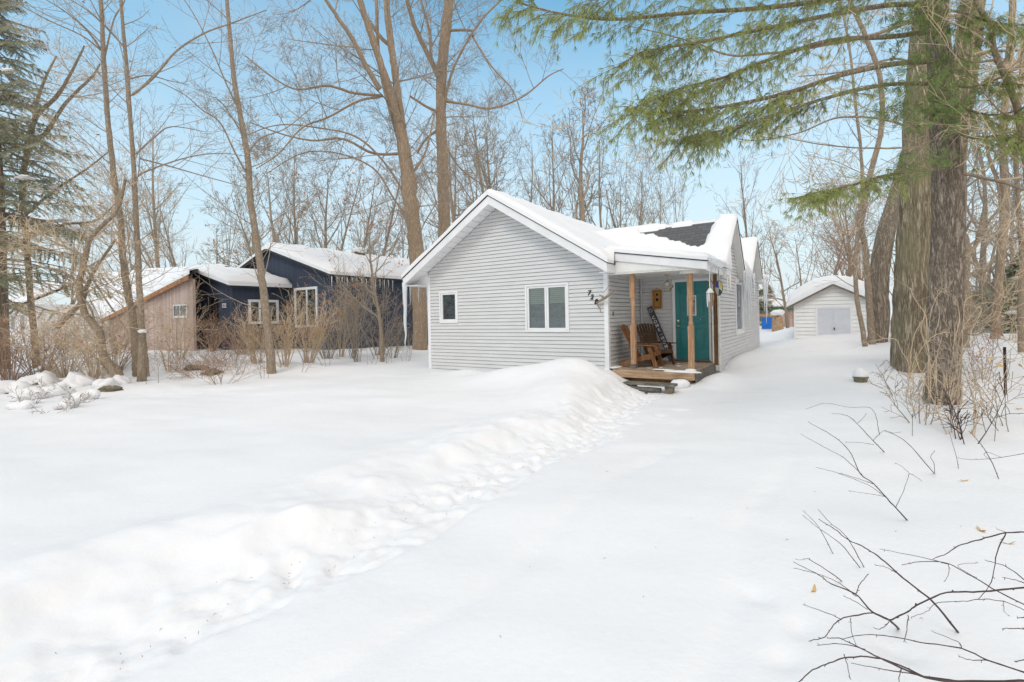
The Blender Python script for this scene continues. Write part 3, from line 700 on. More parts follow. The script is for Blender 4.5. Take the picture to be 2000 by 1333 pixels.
mb = MB(); mb.box(.3, 1.95, DK0+.02, DK0+.1, .0, .35); mb.build('beam_shadow_board', M['dark_post'], deck)
mb = MB(); mb.box(2.025, 2.055, DK0-.0, 2.18, -.05, .362); mb.build('deck_side_board', M['old_board'], deck)
mb = MB()
for (cx, cy, rx, ry, hh) in ((1.75, DK0-.07, .42, .09, .04), (1.3, DK0+.02, .25, .05, .02), (1.9, DK0+.1, .12, .12, .04), (.1, DK0+.15, .12, .3, .03), (1.1,.6,.05,.03,.008),(1.4,1.1,.07,.03,.008),(1.25,1.6,.04,.03,.006),(1.75,.9,.06,.04,.01),(1.6,1.9,.05,.03,.007),(.9,.35,.08,.03,.01)):
    zb = .375 if cy < DK0-.01 else .401
    n = 18; mb = MB()
    mb.lathe([(1, 0), (.92, .5), (.7, .85), (.4, 1), (0, 1.02)], (0,0,0), n); v = mb.v[-1]; v[:, 0] = v[:, 0]*rx*(1+.15*np.sin(7*v[:, 1]))+cx; v[:, 1] = v[:, 1]*ry+cy; v[:, 2] = v[:, 2]*hh+zb-.003
    mb.build('deck_snow', M['roof_snow'], deck, smooth=True)
# old steps
def on_local(px, py, z): q = on_ground(px, py, z); return q
stp = empty('garden_step', on_ground(1275, 752, .17), YAW, 'weathered grey plank step half buried in snow before the porch timber', 'step')
mb = MB(); mb.box(-.62, .50, -.16, .13, -.005, .045); mb.build('tread', M['old_board'], stp, bevel=.008)
for a_ in ((-.45, -.38), (.28, .44)): mb = MB(); mb.box(*a_, -.1, .1, -.25, -.006); mb.build('riser_block', M['pot'], stp, bevel=.01)
lg = empty('snowy_log', on_ground(1262, 764, .04), YAW+.02, 'round ended grey log lying in front of the lowest step', 'log')
mb = MB(); mb.tube([(-.40,0,.02),(-.3,-.01,.03),(-.1,.0,.03),(.1,.01,.04),(.32,.0,.04)], [.06,.07,.055,.05,.045], 10); mb.tube([(.0,-.02,.0),(.02,-.06,-.06)], [.035,.03], 7); mb.build('log_body', M['old_board'], lg, smooth=True)
def blob(mb, c, r, seed=0, k=14, flat=0.0, amp=.22):
    n = 10; V = []
    for i in range(n+1):
        th = math.pi*i/n
        for j in range(k):
            ph = 2*math.pi*j/k; d = Vector((math.sin(th)*math.cos(ph), math.sin(th)*math.sin(ph), math.cos(th)))
            q = 1+amp*float(fbm(d.x*1.6+seed*3.1+d.z, d.y*1.6+d.z*1.3+seed, seed, 3))*2
            V.append((c[0]+d.x*r[0]*q, c[1]+d.y*r[1]*q, c[2]+max(d.z, -flat if flat else -1)*r[2]*q))
    mb.add(V, [(i*k+j, i*k+(j+1) % k, (i+1)*k+(j+1) % k, (i+1)*k+j) for i in range(n) for j in range(k)])
mb = MB(); blob(mb, (0,0,0), (.21,.15,.12), 4, 20, amp=.15)
tag(mb.build('snow_lump', M['roof_snow'], smooth=True, loc=on_ground(1327, 751, .14)), 'rounded lump of snow and ice on the right end of the plank step', 'snow lump')

# house numbers
def text(s, size, mat, parent, loc, rot, name, ext=.008, font_shear=0):
    c = bpy.data.curves.new(name, 'FONT'); c.body = s; c.size = size; c.extrude = ext; c.shear = font_shear; c.align_x = 'CENTER'; c.align_y = 'CENTER'; c.offset = size*.02
    o = bpy.data.objects.new(name, c); COL.objects.link(o)
    dg = bpy.context.evaluated_depsgraph_get(); me = bpy.data.meshes.new_from_object(o.evaluated_get(dg)); bpy.data.objects.remove(o)
    me.materials.append(mat); o = bpy.data.objects.new(name, me); COL.objects.link(o)
    if parent: o.parent = parent
    o.location = loc; o.rotation_euler = rot; return o
for chx, (px, py) in zip('728', ((1151, 573), (1156.5, 581), (1164.5, 590))):
    t_, z_ = tf(px, py)
    o = text(chx, .175, M['black'], house, (t_, -.03, z_), (R(90), 0, 0), 'house_number', font_shear=.25)
    o['label'] = 'black house number digit ' + chx

# driftwood at the corner
dw = empty('driftwood', hit(1172, 595, Bv, world_of(0,-.12)), YAW, 'crooked bare driftwood branch fixed to the front corner over the house number', 'driftwood')
mb = MB(); q0 = dw.location
def dwp(px, py, o): w_ = hit(px, py, Bv, world_of(0, -o)); v = w_-q0; return (v.dot(U), v.dot(Bv), v.z)
mb.tube([dwp(1165,592,.08), dwp(1172,588,.12), dwp(1182,582,.15), dwp(1192,574,.17), dwp(1201,567,.18)], [.016,.028,.034,.028,.015], 9)
mb.tube([dwp(1166,590,.08), dwp(1168,598,.11), dwp(1172,603,.12), dwp(1174,612,.11)], [.022,.018,.013,.005], 8)
mb.tube([dwp(1180,583,.15), dwp(1174,578,.16), dwp(1170,576,.17)], [.03,.016,.006], 7)
mb.tube([dwp(1190,558,.1), dwp(1184,566,.12), dwp(1178,573,.13)], [.004,.007,.006], 6); mb.build('wood_body', M['bark_sap'], dw, smooth=True)
# downpipe + small fittings
mb = MB(); mb.tube([(.07,2.30,2.73),(.07,2.30,.42)], .022, 10); mb.build('conduit', M['white'], house, smooth=True)
mb = MB()
for (y_, z_) in ((.30, 1.74),):
    mb.hexa([fl(y_-.03,z_,.017), fl(y_,z_-.06,.017), fl(y_+.03,z_,.017), fl(y_,z_+.06,.017)]+[fl(y_-.03,z_,.03), fl(y_,z_-.06,.03), fl(y_+.03,z_,.03), fl(y_,z_+.06,.03)])
mb.build('wall_hook', M['black'], house)
mb = MB(); mb.box(.86,.94,2.335,2.355,.72,.86); mb.build('wall_socket', M['white'], house, bevel=.004)

# ---- porch things ----
def hang(px, py, t=None, s=None):
    if s is not None: q = hit(px, py, Bv, world_of(0, s))
    else: q = hit(px, py, U, world_of(t, 0))
    return q
# lantern
L0 = hang(1303, 540, s=1.35); L0.z = 2.72
lan = empty('porch_lantern', L0, YAW, 'six sided brass and glass lantern hanging from the porch ceiling', 'lantern')
mb = MB(); mb.lathe([(0,0),(.07,0),(.065,-.015),(.02,-.03),(0,-.03)], k=16); mb.build('canopy', M['brass'], lan)
mb = MB()
for i in range(6): mb.tube([(0,0,-.03-i*.02),(.004*(-1)**i,.004,-.05-i*.02)], .004, 6)
mb.build('chain', M['brass'], lan)
zt, zm_, zb_ = -.19, -.30, -.42
def ringp(r, z, n=6, ph=.3): return [Vector((r*math.cos(ph+2*math.pi*i/n), r*math.sin(ph+2*math.pi*i/n), z)) for i in range(n)]
mb = MB(); r1, r2, r3 = ringp(.045, zt), ringp(.155, zm_), ringp(.085, zb_)
for i in range(6):
    j = (i+1) % 6
    for a_, b_ in ((r1[i], r1[j]), (r2[i], r2[j]), (r3[i], r3[j]), (r1[i], r2[i]), (r2[i], r3[i])): mb.tube([a_, b_], .006, 5)
    mb.tube([(r2[i]+r2[j])/2, (r3[i]+r3[j])/2], .004, 4)
    a_, b_ = (r2[i]+r3[i])/2, (r2[j]+r3[j])/2; mb.tube([a_, b_], .004, 4)
mb.lathe([(0,-.14),(.018,-.15),(.03,-.17),(.045,-.19),(0,-.2)], k=12); mb.tube([(0,0,-.14),(0,0,-.42)], .005, 5); mb.build('lantern_frame', M['brass'], lan)
mb = MB()
for i in range(6):
    j = (i+1) % 6; mb.quad(r1[i], r1[j], r2[j], r2[i]); mb.quad(r2[i], r2[j], r3[j], r3[i])
mb.build('lantern_glass', M['clear'], lan)
mb = MB(); mb.lathe([(.0,-.24),(.012,-.25),(.014,-.33),(0,-.34)], k=10); mb.build('bulb', M['lettering'], lan)
# plaque
q = hang(1284, 585, s=2.34)
pq = empty('wall_plaque', q, YAW, 'varnished wooden plaque with a triangle and a square hole on the porch wall', 'plaque')
mb = MB(); w2, h2 = .135, .27
mb.box(-w2, w2, -.02, .0, -h2, h2); mb.build('backboard', M['dark_post'], pq)
mb = MB()
for (a_, b_, c_, d_) in ((-w2,w2,-h2,-h2+.035),(-w2,w2,h2-.035,h2),(-w2,-w2+.035,-h2+.035,h2-.035),(w2-.035,w2,-h2+.035,h2-.035)): mb.box(a_, b_, -.045, -.02, c_, d_)
mb.build('plaque_frame', M['plaque'], pq, bevel=.006)
mb = MB(); mb.box(-.075,-.036,-.032,-.02,-.21,.21); mb.box(.036,.075,-.032,-.02,-.21,.21); mb.box(-.036,.036,-.032,-.02,-.21,-.06); mb.box(-.036,.036,-.032,-.02,.035,.08); mb.box(-.036,.036,-.032,-.02,.17,.21)
mb.build('plaque_face', M['plaque'], pq, bevel=.004)
mb = MB(); mb.hexa([(-.03,-.03,.16),(.03,-.03,.16),(.03,-.021,.16),(-.03,-.021,.16),(-.003,-.03,.165),(.003,-.03,.165),(.003,-.021,.165),(-.003,-.021,.165)]); mb.add([(-.032,-.034,.165),(.032,-.034,.165),(0,-.034,.09)],None,[(0,2,1)]); mb.box(-.03,.03,-.034,-.021,-.05,.03); mb.build('hole', M['black'], pq)
mb = MB(); mb.tube([(-.05,-.01,.26),(0,-.01,.33),(.05,-.01,.26)], .004, 5); mb.build('hanging_wire', M['brass'], pq)
# tall leaning welcome board
b0 = world_of(.98, 2.1, .40); b1 = hang(1268, 600, s=2.30)
sg = empty('welcome_board', b0, 0, 'tall charcoal board with white painted letters leaning on the porch wall behind the chairs', 'sign')
ax_ = (b1-b0); Ls = ax_.length; zv = ax_.normalized(); nrm = (-Bv + zv*(Bv.dot(zv))).normalized(); xv = nrm.cross(zv)*-1
xv = zv.cross(nrm)*-1 if zv.cross(nrm).dot(U) < 0 else zv.cross(nrm)
sg.matrix_world = Matrix(((xv.x, -nrm.x, zv.x, b0.x), (xv.y, -nrm.y, zv.y, b0.y), (xv.z, -nrm.z, zv.z, b0.z), (0,0,0,1)))
mb = MB(); mb.box(-.08,.08,-.01,.012,0,Ls); mb.build('board', M['char'], sg, bevel=.003)
for i, chx in enumerate('COME'): text(chx, .125, M['lettering'], sg, (0,-.0115, Ls-.34-i*.125), (R(90),0,0), 'painted_letter', .001)
for i, chx in enumerate('HOME'): text(chx, .125, M['lettering'], sg, (0,-.0115, Ls-.97-i*.125), (R(90),0,0), 'painted_letter', .001)
mb = MB(); k = 20
mb.tube([(.045*math.cos(i*2*math.pi/k), -.013, Ls-.12+.045*math.sin(i*2*math.pi/k)) for i in range(k+1)], .006, 5)
mb.tube([(-.05,-.013,Ls-.86),(.05,-.013,Ls-.86)], .005, 5); mb.build('wreath_mark', M['lettering'], sg)

# adirondack chairs
def chair(label, loc, rz, mats):
    c = empty('adirondack_chair', loc, rz, label, 'chair', 'wooden chairs on the porch')
    m1, m2 = mats
    mb = MB()
    for i in range(6):
        f = i/5; y_ = -.46+f*.46; z_ = .37-f*.15
        mb.bar((-.26, y_, z_), (.26, y_, z_), .082, .018, (0, .31, 1))
    mb.build('seat', m2, c, bevel=.003)
    for i in range(7):
        f = (i-3)/3; mb = MB()
        a_ = Vector((f*.155, -.02, .20)); b_ = Vector((f*.265, .38-.02*abs(f), 1.06-.06*abs(f)**2)); mb.bar(a_, b_, .016, .066, (1, 0, 0))
        mb.build('back_slat', m2, c, bevel=.003)
    mb = MB(); mb.bar((-.31,.13,.52),(.31,.13,.52),.05,.03); mb.bar((-.24,.27,.80),(.24,.27,.80),.04,.03); mb.bar((-.2,.02,.22),(.2,.02,.22),.05,.05); mb.build('back_brace', m1, c, bevel=.003)
    for s_ in (-1, 1):
        mb = MB(); mb.hexa([(s_*.24,-.53,.535),(s_*.40,-.53,.535),(s_*.36,.22,.535),(s_*.26,.22,.535),(s_*.24,-.53,.558),(s_*.40,-.53,.558),(s_*.36,.22,.558),(s_*.26,.22,.558)]); mb.build('armrest', m1, c, bevel=.005)
        mb = MB(); mb.bar((s_*.295,-.34,.535),(s_*.295,-.52,0),.03,.10,(0,-1,0)); mb.build('leg', m1, c, bevel=.004)
        mb = MB(); mb.bar((s_*.265,-.46,.31),(s_*.265,.42,.03),.028,.11); mb.build('leg', m1, c, bevel=.004)
        mb = MB(); mb.bar((s_*.325,-.40,.47),(s_*.325,-.35,.40),.02,.08,(0,1,0)); mb.build('arm_bracket', m1, c)
    mb = MB(); mb.bar((-.28,-.49,.335),(.28,-.49,.335),.022,.09); mb.build('front_rail', m1, c, bevel=.004)
    return c
chair('dark slatted wooden chair in the back corner of the porch, fan back facing out', world_of(.60, 1.58, .402), YAW+R(48), (M['chair_dark'], M['chair_dark']))
chair('reddish brown wooden chair seen side on behind the left porch post', world_of(.52, .68, .402), YAW+R(93), (M['chair'], M['chair']))

# wind chimes, stained glass rounds, hook ornament
q = hang(1386, 540, s=.25)
wc = empty('wind_chime', Vector((q.x, q.y, 2.66)), YAW, 'white ribbed shell wind chime hanging at the right end of the porch', 'wind chime')
zt_ = hang(1386, 564, s=.25).z-2.66
mb = MB(); mb.tube([(0,0,.0),(0,0,zt_)], .012, 6); mb.build('cord', M['lettering'], wc)
mb = MB(); mb.lathe([(0,zt_+.01),(.03,zt_),(.06,zt_-.05),(.085,zt_-.085),(.08,zt_-.1),(0,zt_-.09)], k=16); mb.build('shell_cap', M['lettering'], wc, smooth=True)
for i in range(7):
    mb = MB(); a_ = 2*math.pi*i/7; l_ = .30+.10*math.sin(i*2.3)
    mb.tube([(.06*math.cos(a_), .06*math.sin(a_), zt_-.09), (.062*math.cos(a_)+.005, .06*math.sin(a_), zt_-.09-l_*.5), (.055*math.cos(a_), .06*math.sin(a_), zt_-.09-l_)], [.016,.018,.010], 6)
    mb.build('chime_strand', M['lettering'] if i % 3 else M['twig_red'], wc, smooth=True)
def disc(name, px, py, rpx, d_s, label, cols):
    q = hang(px, py, s=d_s); r = rpx/F*q.y; zt = 2.66-q.z
    o = empty(name, q, YAW+R(-52), label, 'sun catcher')
    k = 28; mb = MB(); mb.tube([(r*math.cos(i*2*math.pi/k), 0, r*math.sin(i*2*math.pi/k)) for i in range(k+1)], .009, 6); mb.build('rim', M['old_board'], o, smooth=True)
    mb = MB(); mb.tube([(0,0,r),(0,0,zt)], .003, 4); mb.build('wire', M['black'], o)
    for i, (a0, a1, col) in enumerate(cols):
        mt = Mat('stained glass %s' % '%.2f %.2f %.2f' % col, col, .15, spec=.5); mt.b.inputs['Transmission Weight'].default_value = .0
        mb = MB(); n = 8; pts = [(0,-.002,0)]+[(r*.96*math.cos(R(a0+(a1-a0)*j/n)), -.002, r*.96*math.sin(R(a0+(a1-a0)*j/n))) for j in range(n+1)]
        mb.add(pts, None, [(0, j+1, j+2) for j in range(n)]); v = np.array(pts)+np.array((0,.004,0)); mb.add(v, None, [(0, j+2, j+1) for j in range(n)])
        mb.build('glass_piece', mt.m, o)
disc('sun_catcher', 1404, 563, 14.5, .45, 'round stained glass sun catcher with blue, yellow and green pieces', [(90,170,(.03,.04,.30)), (170,265,(.45,.46,.45)), (265,330,(.03,.09,.05)), (330,360,(.6,.58,.4)), (0,62,(.62,.50,.12)), (62,90,(.55,.55,.55))])
disc('sun_catcher', 1387, 563, 14, .75, 'round pale rimmed sun catcher behind the wind chime', [(90,180,(.12,.16,.15)), (180,260,(.10,.22,.19))])
q = hang(1421, 540, s=.55)
ho = empty('porch_ornament', q, YAW, 'small pale frame shaped ornament hanging right of the stained glass round', 'ornament')
mb = MB(); r_ = .075
mb.tube([(-.09,0,.02),(-.05,0,.10),(.02,0,.02),(.05,0,.03),(.06,0,-.30)], [.01,.02,.03,.02,.012], 7); mb.tube([(0,0,-.03),(0,0,-.36),(.08,0,-.38)], [.012,.016,.01], 6)
mb.build('ornament_body', M['dirty_white'], ho, smooth=True)
mb = MB(); mb.tube([(-.05,0,.10),(-.05,0,.2)], .003, 4); mb.build('wire', M['black'], ho)
# wooden shingle garland etc left out; basket under chair not readable

# ---------------------------------------------------------------- icicles
rs = random.Random(11)
def icicle(p, L, r, label, group, k=8):
    mb = MB(); n = 9; pts = []; rad = []
    for i in range(n):
        f = i/(n-1); pts.append((rs.uniform(-.4,.4)*r*f, rs.uniform(-.4,.4)*r*f, -L*f)); rad.append(r*(1-f)**.75*(1+.18*rs.uniform(-1, 1))+.001)
    mb.tube(pts, rad, k); tag(mb.build('icicle', M['ice'], smooth=True, loc=p), label, 'icicle', group)
zl = zr(tl)-.2
q = world_of(tl+.03, -.45, zl+.05); icicle(q, 2.15, .075, 'very long thick icicle hanging from the front left eave corner nearly to the snow', None, 12)
g = 'thin icicles under the left eave'
for i in range(9):
    s_ = -.2+i*.38; icicle(world_of(tl+.01, s_, zl-.03), rs.uniform(.25, 1.05), .02, 'thin icicle in the row behind the long one on the left eave', g, 6)
g = 'short icicles along the porch gutter'
for i in range(26):
    s_ = .0+i*.092+rs.uniform(-.02,.02); icicle(world_of(2.37, s_, 2.82), rs.choice([.07,.1,.13,.2,.3]), rs.uniform(.008,.016), 'short thin icicle in the row along the right edge of the porch roof', g, 5)
g = 'icicles in front of the side window'
for i in range(20):
    s_ = 5.2+i*.105+rs.uniform(-.03,.03); icicle(world_of(2.33+rs.uniform(-.06,.06), s_, 3.0), rs.choice([.35,.6,.9,1.2,1.7])*rs.uniform(.7,1.15), rs.uniform(.02,.045), 'long icicle in the curtain of ice between the two side gables', g, 6)
g = 'icicles at the far corner of the cottage'
for i in range(4): icicle(world_of(2.36+.02*i, 10.0+.16*i, 3.0), (1.3, .95, 1.8, .6)[i], .05, 'thick icicle hanging from the far rear corner of the cottage', g, 7)
mb = MB()      # frozen lump over the porch corner
blob(mb, (2.33,.12,2.91), (.09,.2,.08), 7, 16); blob(mb, (2.36,1.1,2.90), (.09,1.1,.09), 9, 14); mb.build('gutter_ice', M['ice'], house, smooth=True)
mb = MB(); blob(mb, (2.25, 10.3, 3.02), (.2,.4,.17), 12, 16, amp=.4); mb.build('corner_snow', M['roof_snow'], house, smooth=True)

# ---------------------------------------------------------------- garden shed
sh0 = at(1552, 640, 20.5); SH = Vector((sh0.x, sh0.y, 0))
shed = empty('garden_shed', SH, YAW, 'small white clapboard shed with double doors and a rounded cap of snow', 'shed')
WS = 2.75; zE_ = 1.97; zA = 2.72; zb0 = .1
mb = MB()
def spsh(z):
    if z <= zE_: return (0, WS)
    k = (z-zE_)/(zA-zE_); return (WS/2*k, WS-WS/2*k) if k < 1 else None
LAP = .155
siding(mb, lambda a, z, o: (a, -o, z), spsh, zb0, zA, [(.78, 1.98, .0, 1.86)]); LAP = .1016
mb.quad((0,0,0),(0,3,0),(0,3,zE_),(0,0,zE_)); mb.quad((WS,0,0),(WS,3,0),(WS,3,zE_),(WS,0,zE_)); mb.quad((0,3,0),(WS,3,0),(WS,3,zE_),(0,3,zE_))
M['shedwall'] = varied('cream white siding', (.82,.82,.80), 2, .95, 1.04, .5, .05, 80)
mb.build('wall', M['shedwall'], shed)
for (a_, b_) in ((.82, 1.377), (1.383, 1.94)):
    d_ = empty('door', (0,0,0)); d_.parent = shed; M['sdoor'] = M.get('sdoor') or varied('cool white door', (.62,.64,.69), 3, .95, 1.04, .5, .05)
    mb = MB(); mb.box(a_, b_, -.02, .02, .05, 1.82); mb.build('door_leaf', M['sdoor'], d_)
    mb = MB(); f = .06
    mb.box(a_, a_+f, -.032, -.02, .05, 1.82); mb.box(b_-f, b_, -.032, -.02, .05, 1.82); mb.box(a_+f, b_-f, -.032, -.02, 1.76, 1.82); mb.box(a_+f, b_-f, -.032, -.02, .98, 1.04)
    lo_, hi_ = (a_+f, b_-f) if a_ < 1 else (b_-f, a_+f)
    mb.bar((lo_, -.026, 1.74), (hi_, -.026, 1.06), .012, .05, (0,0,1)); mb.bar((hi_, -.026, .96), (lo_, -.026, .15), .012, .05, (0,0,1))
    mb.build('door_brace', M['sdoor'], d_)
mb = MB(); mb.box(1.37,1.41,-.05,-.02,.92,1.02); mb.build('padlock', M['black'], shed)
mb = MB(); mb.box(.75,.82,-.035,.01,0,1.9); mb.box(1.94,2.01,-.035,.01,0,1.9); mb.box(.82,1.94,-.035,.01,1.82,1.9); mb.box(-.02,.05,-.03,.05,0,zE_-.03); mb.box(WS-.05,WS+.02,-.03,.05,0,zE_-.03); mb.build('trim', M['white'], shed, bevel=.004)
mb = MB(); ov = .22; k_ = (zA-zE_)/(WS/2)
for s_ in (-1, 1):
    xe = WS/2+s_*(WS/2+ov); ze = zE_-k_*ov
    a_ = [(min(xe,WS/2)), max(xe,WS/2)]; za_ = [ze, zA] if s_ < 0 else [zA, ze]
    mb.hexa([(a_[0],-.25,za_[0]),(a_[1],-.25,za_[1]),(a_[1],3.1,za_[1]),(a_[0],3.1,za_[0]),(a_[0],-.25,za_[0]+.06),(a_[1],-.25,za_[1]+.06),(a_[1],3.1,za_[1]+.06),(a_[0],3.1,za_[0]+.06)])
mb.build('roof', M['twig'], shed)
mb = MB(); xs_ = np.linspace(-ov-.05, WS+ov+.05, 46); ys_ = np.linspace(-.32, 3.15, 40); XX, YY = np.meshgrid(xs_, ys_)
base = zA+.065-k_*np.abs(XX-WS/2); ee = np.clip(np.minimum(np.minimum(XX-xs_[0], xs_[-1]-XX)/.22, np.minimum(YY-ys_[0], ys_[-1]-YY)/.18), 0, 1)
tops = zA+.41-.30*(np.abs(XX-WS/2)/(WS/2+ov))**1.0*0-.95*((XX-WS/2)/(WS/2+ov))**2*.80
tops = np.maximum(tops*1.0, base+.02); tops = base+(tops-base)*(.35+.65*np.sqrt(1-(1-ee)**2))
n1 = len(xs_); gm = grid_mesh(xs_, ys_, tops, None, ''); V_ = gm.v[0].reshape(len(ys_), n1, 3); Bs = V_.copy(); Bs[..., 2] = base
for i in range(n1-1):
    gm.quad(Bs[0, i], Bs[0, i+1], V_[0, i+1], V_[0, i]); gm.quad(Bs[-1, i+1], Bs[-1, i], V_[-1, i], V_[-1, i+1])
for j in range(len(ys_)-1):
    gm.quad(Bs[j+1, 0], Bs[j, 0], V_[j, 0], V_[j+1, 0]); gm.quad(Bs[j, -1], Bs[j+1, -1], V_[j+1, -1], V_[j, -1])
gm.build('roof_snow', M['roof_snow'], shed, smooth=True)

# ---------------------------------------------------------------- things behind, right
def generic_snow(mb, x0, x1, y0, y1, zf, h=.25, n=24, edge=.3):
    xs_ = np.linspace(x0, x1, n); ys_ = np.linspace(y0, y1, n); XX, YY = np.meshgrid(xs_, ys_); base = zf(XX, YY)
    ee = np.clip(np.minimum(np.minimum(XX-x0, x1-XX), np.minimum(YY-y0, y1-YY))/edge, 0, 1)
    tp = base+h*(.4+.6*np.sqrt(1-(1-ee)**2))*(1+.3*fbm(XX*1.3, YY*1.3, 7, 3))
    i = np.arange(n-1)[:, None]*n+np.arange(n-1)[None, :]; q = np.stack([i, i+1, i+n+1, i+n], -1).reshape(-1, 4)
    V = np.stack([XX, YY, tp], -1); Bb = np.stack([XX, YY, base], -1); mb.add(V.reshape(-1, 3), q)
    for i in range(n-1):
        mb.quad(Bb[0,i],Bb[0,i+1],V[0,i+1],V[0,i]); mb.quad(Bb[-1,i+1],Bb[-1,i],V[-1,i],V[-1,i+1]); mb.quad(Bb[i+1,0],Bb[i,0],V[i,0],V[i+1,0]); mb.quad(Bb[i,-1],Bb[i+1,-1],V[i+1,-1],V[i,-1])
q = at(1470, 640, 40); ob = empty('outbuilding', (q.x, q.y, 0), YAW*.3, 'low far outbuilding with a green roof edge beyond the gap beside the cottage', 'building')
mb = MB(); mb.box(-1, 8, 0, 4, 0, 1.85); mb.build('wall', M['barn'], ob)
mb = MB(); mb.box(-1.2, 8.2, -.2, -.1, 1.85, 2.15); mb.build('roof_edge', M['green_trim'], ob)
mb = MB(); generic_snow(mb, -1.2, 8.2, -.2, 4.2, lambda x, y: 2.15+.12*y, .35); mb.build('roof_snow', M['roof_snow'], ob, smooth=True)
q = at(1500, 640, 33); bt = empty('tarp_frame', (q.x, q.y, .3), YAW*.3, 'blue tarpaulin stretched in a wooden frame in the far yard', 'tarp')
mb = MB(); mb.box(-.4,.55,-.02,.02,.25,1.05); mb.build('tarp', M['bluetarp'], bt)
mb = MB(); mb.box(-.75,.7,-.05,.05,1.1,1.25); mb.box(-.7,-.6,-.05,.05,0,1.1); mb.box(.58,.68,-.05,.05,0,1.1); mb.box(-.7,.6,-.05,.05,.12,.2); mb.build('frame', M['timber'], bt)
q = at(1519, 640, 31); stmp = empty('split_stump', (q.x, q.y, .2), 0, 'tall split orange brown stump with a snow cap in the far yard', 'stump')
mb = MB()
for i in range(9): a_ = i*.7; mb.tube([(.22*math.cos(a_), .22*math.sin(a_), -.1), (.20*math.cos(a_), .2*math.sin(a_), .7), (.2*math.cos(a_), .2*math.sin(a_), 1.15+.15*math.sin(i*2.1))], [.16,.13,.1], 7)
mb.build('stump_wood', M['timber'], stmp)
mb = MB(); blob(mb, (0,0,1.42), (.42,.4,.22), 3, 16); mb.build('snow_cap', M['roof_snow'], stmp, smooth=True)

# planter
q = on_ground(1681, 752, .17); pt = empty('stone_planter', (q.x, q.y, gz(q.x, q.y)-.05), 0, 'low mossy stone pot with a tall cap of snow beside the driveway', 'planter')
mb = MB(); mb.lathe([(0,-.05),(.09,-.05),(.125,.12),(.14,.13),(.14,.155),(0,.155)], k=20); mb.build('pot', M['pot'], pt)
mb = MB(); blob(mb, (0,0,.17), (.14,.14,.17), 5, 18, flat=.1, amp=.12); mb.build('snow_cap', M['roof_snow'], pt, smooth=True)
# rusty fence post
q = at(1963, 765, 8.2); rp = empty('fence_stake', (q.x, q.y, q.z-.15), 0, 'rusty iron fence stake standing in the snow at the right edge', 'stake')
mb = MB(); mb.box(-.018,.018,-.004,.004,0,.90); mb.box(-.004,.004,-.03,.004,0,.90)
for i in range(13): mb.box(-.024,.024,-.012,-.004,.05+i*.065,.075+i*.065)
mb.build('stake_shaft', M['rust'], rp)

# ---------------------------------------------------------------- navy neighbour house
QB = at(650, 640, 22.5); QB = Vector((QB.x, QB.y, 0)); nv = empty('navy_house', QB, YAW, 'navy blue boarded house with white window frames behind the bare shrubs', 'house')
kB = .316; tA = -4.84; zAp = 5.35
def zmain(t): return zAp-kB*np.abs(t-tA)
mb = MB()
mb.add([(-8.6,0,-.2),(0,0,-.2),(0,0,zmain(0)),(tA,0,zAp),(-8.6,0,zmain(-8.6))], None, [(0,1,2),(0,2,3),(0,3,4)])
mb.quad((0,0,-.2),(0,12,-.2),(0,12,zmain(0)),(0,0,zmain(0))); mb.build('wall', M['blue'], nv)
mb = MB(); mb.box(-.02,.02,-.03,12,-.1,.28); mb.build('foundation', M['barn'], nv)
WX, WS_ = -3.55, 2.7; kw = .25; tW = WX-2.65; zW = 4.05
def zwing(t): return zW-kw*np.abs(t-tW)
mb = MB(); a0, a1 = WX-4.6, WX; d0, d1 = WX-2.03, WX-1.29
for (p, q_) in ((a0, d0), (d1, a1)):
    mids = [p]+([tW] if p < tW < q_ else [])+[q_]
    for m0, m1 in zip(mids[:-1], mids[1:]): mb.quad((m0,-WS_,-.2),(m1,-WS_,-.2),(m1,-WS_,zwing(m1)),(m0,-WS_,zwing(m0)))
mb.quad((d0,-WS_,2.9),(d1,-WS_,2.9),(d1,-WS_,zwing(d1)),(d0,-WS_,zwing(d0))); mb.quad((WX,-WS_,-.2),(WX,0,-.2),(WX,0,zwing(WX)),(WX,-WS_,zwing(WX))); mb.build('entry_wall', M['blue'], nv)
mb = MB(); mb.box(d0-.1, d1+.1, -WS_+.03, -WS_+.10, 0, 2.95); mb.build('doorway', M['black'], nv)
def nwin(c0, c1, z0, z1, wall, div, label):
    o = empty('window', (0,0,0)); o.parent = nv; o['label'] = label
    mb = MB(); f = .12
    def bx(p0, p1, q0, q1, o0=.002, o1=.06):
        if wall == 'f': mb.box(p0, p1, -o1, -o0, q0, q1)
        else: mb.box(WX+o0, WX+o1, p0, p1, q0, q1)
    bx(c0, c0+f, z0, z1); bx(c1-f, c1, z0, z1); bx(c0+f, c1-f, z0, z0+f); bx(c0+f, c1-f, z1-f, z1)
    for d_ in div: x = c0+(c1-c0)*d_; bx(x-.045, x+.045, z0+f, z1-f)
    mb.build('frame', M['white'], o)
    mb = MB(); bx(c0+f, c1-f, z0+f, z1-f, .01, .02); mb.build('pane', M['ngl'], o)
ng = Mat('dark reflecting pane', (.05,.06,.055), .06, spec=.7); vv = ng.coord(); ng.base(ng.ramp(ng.noise(vv, 4, 6), [(.4,(.015,.02,.02)),(.6,(.12,.13,.11)),(.7,(.35,.37,.36))])); M['ngl'] = ng.m
nwin(-2.92, -1.07, 1.40, 3.35, 'f', (.55,), 'tall white framed window of the navy house')
nwin(-WS_+.69, -WS_+2.17, 1.62, 2.78, 's', (.36,), 'square white framed window in the navy entry wing')
o = text('122', .28, M['lettering'], nv, (WX-.75, -WS_-.02, 2.5), (R(90),0,0), 'house_number')
mb = MB()
e_ = .35
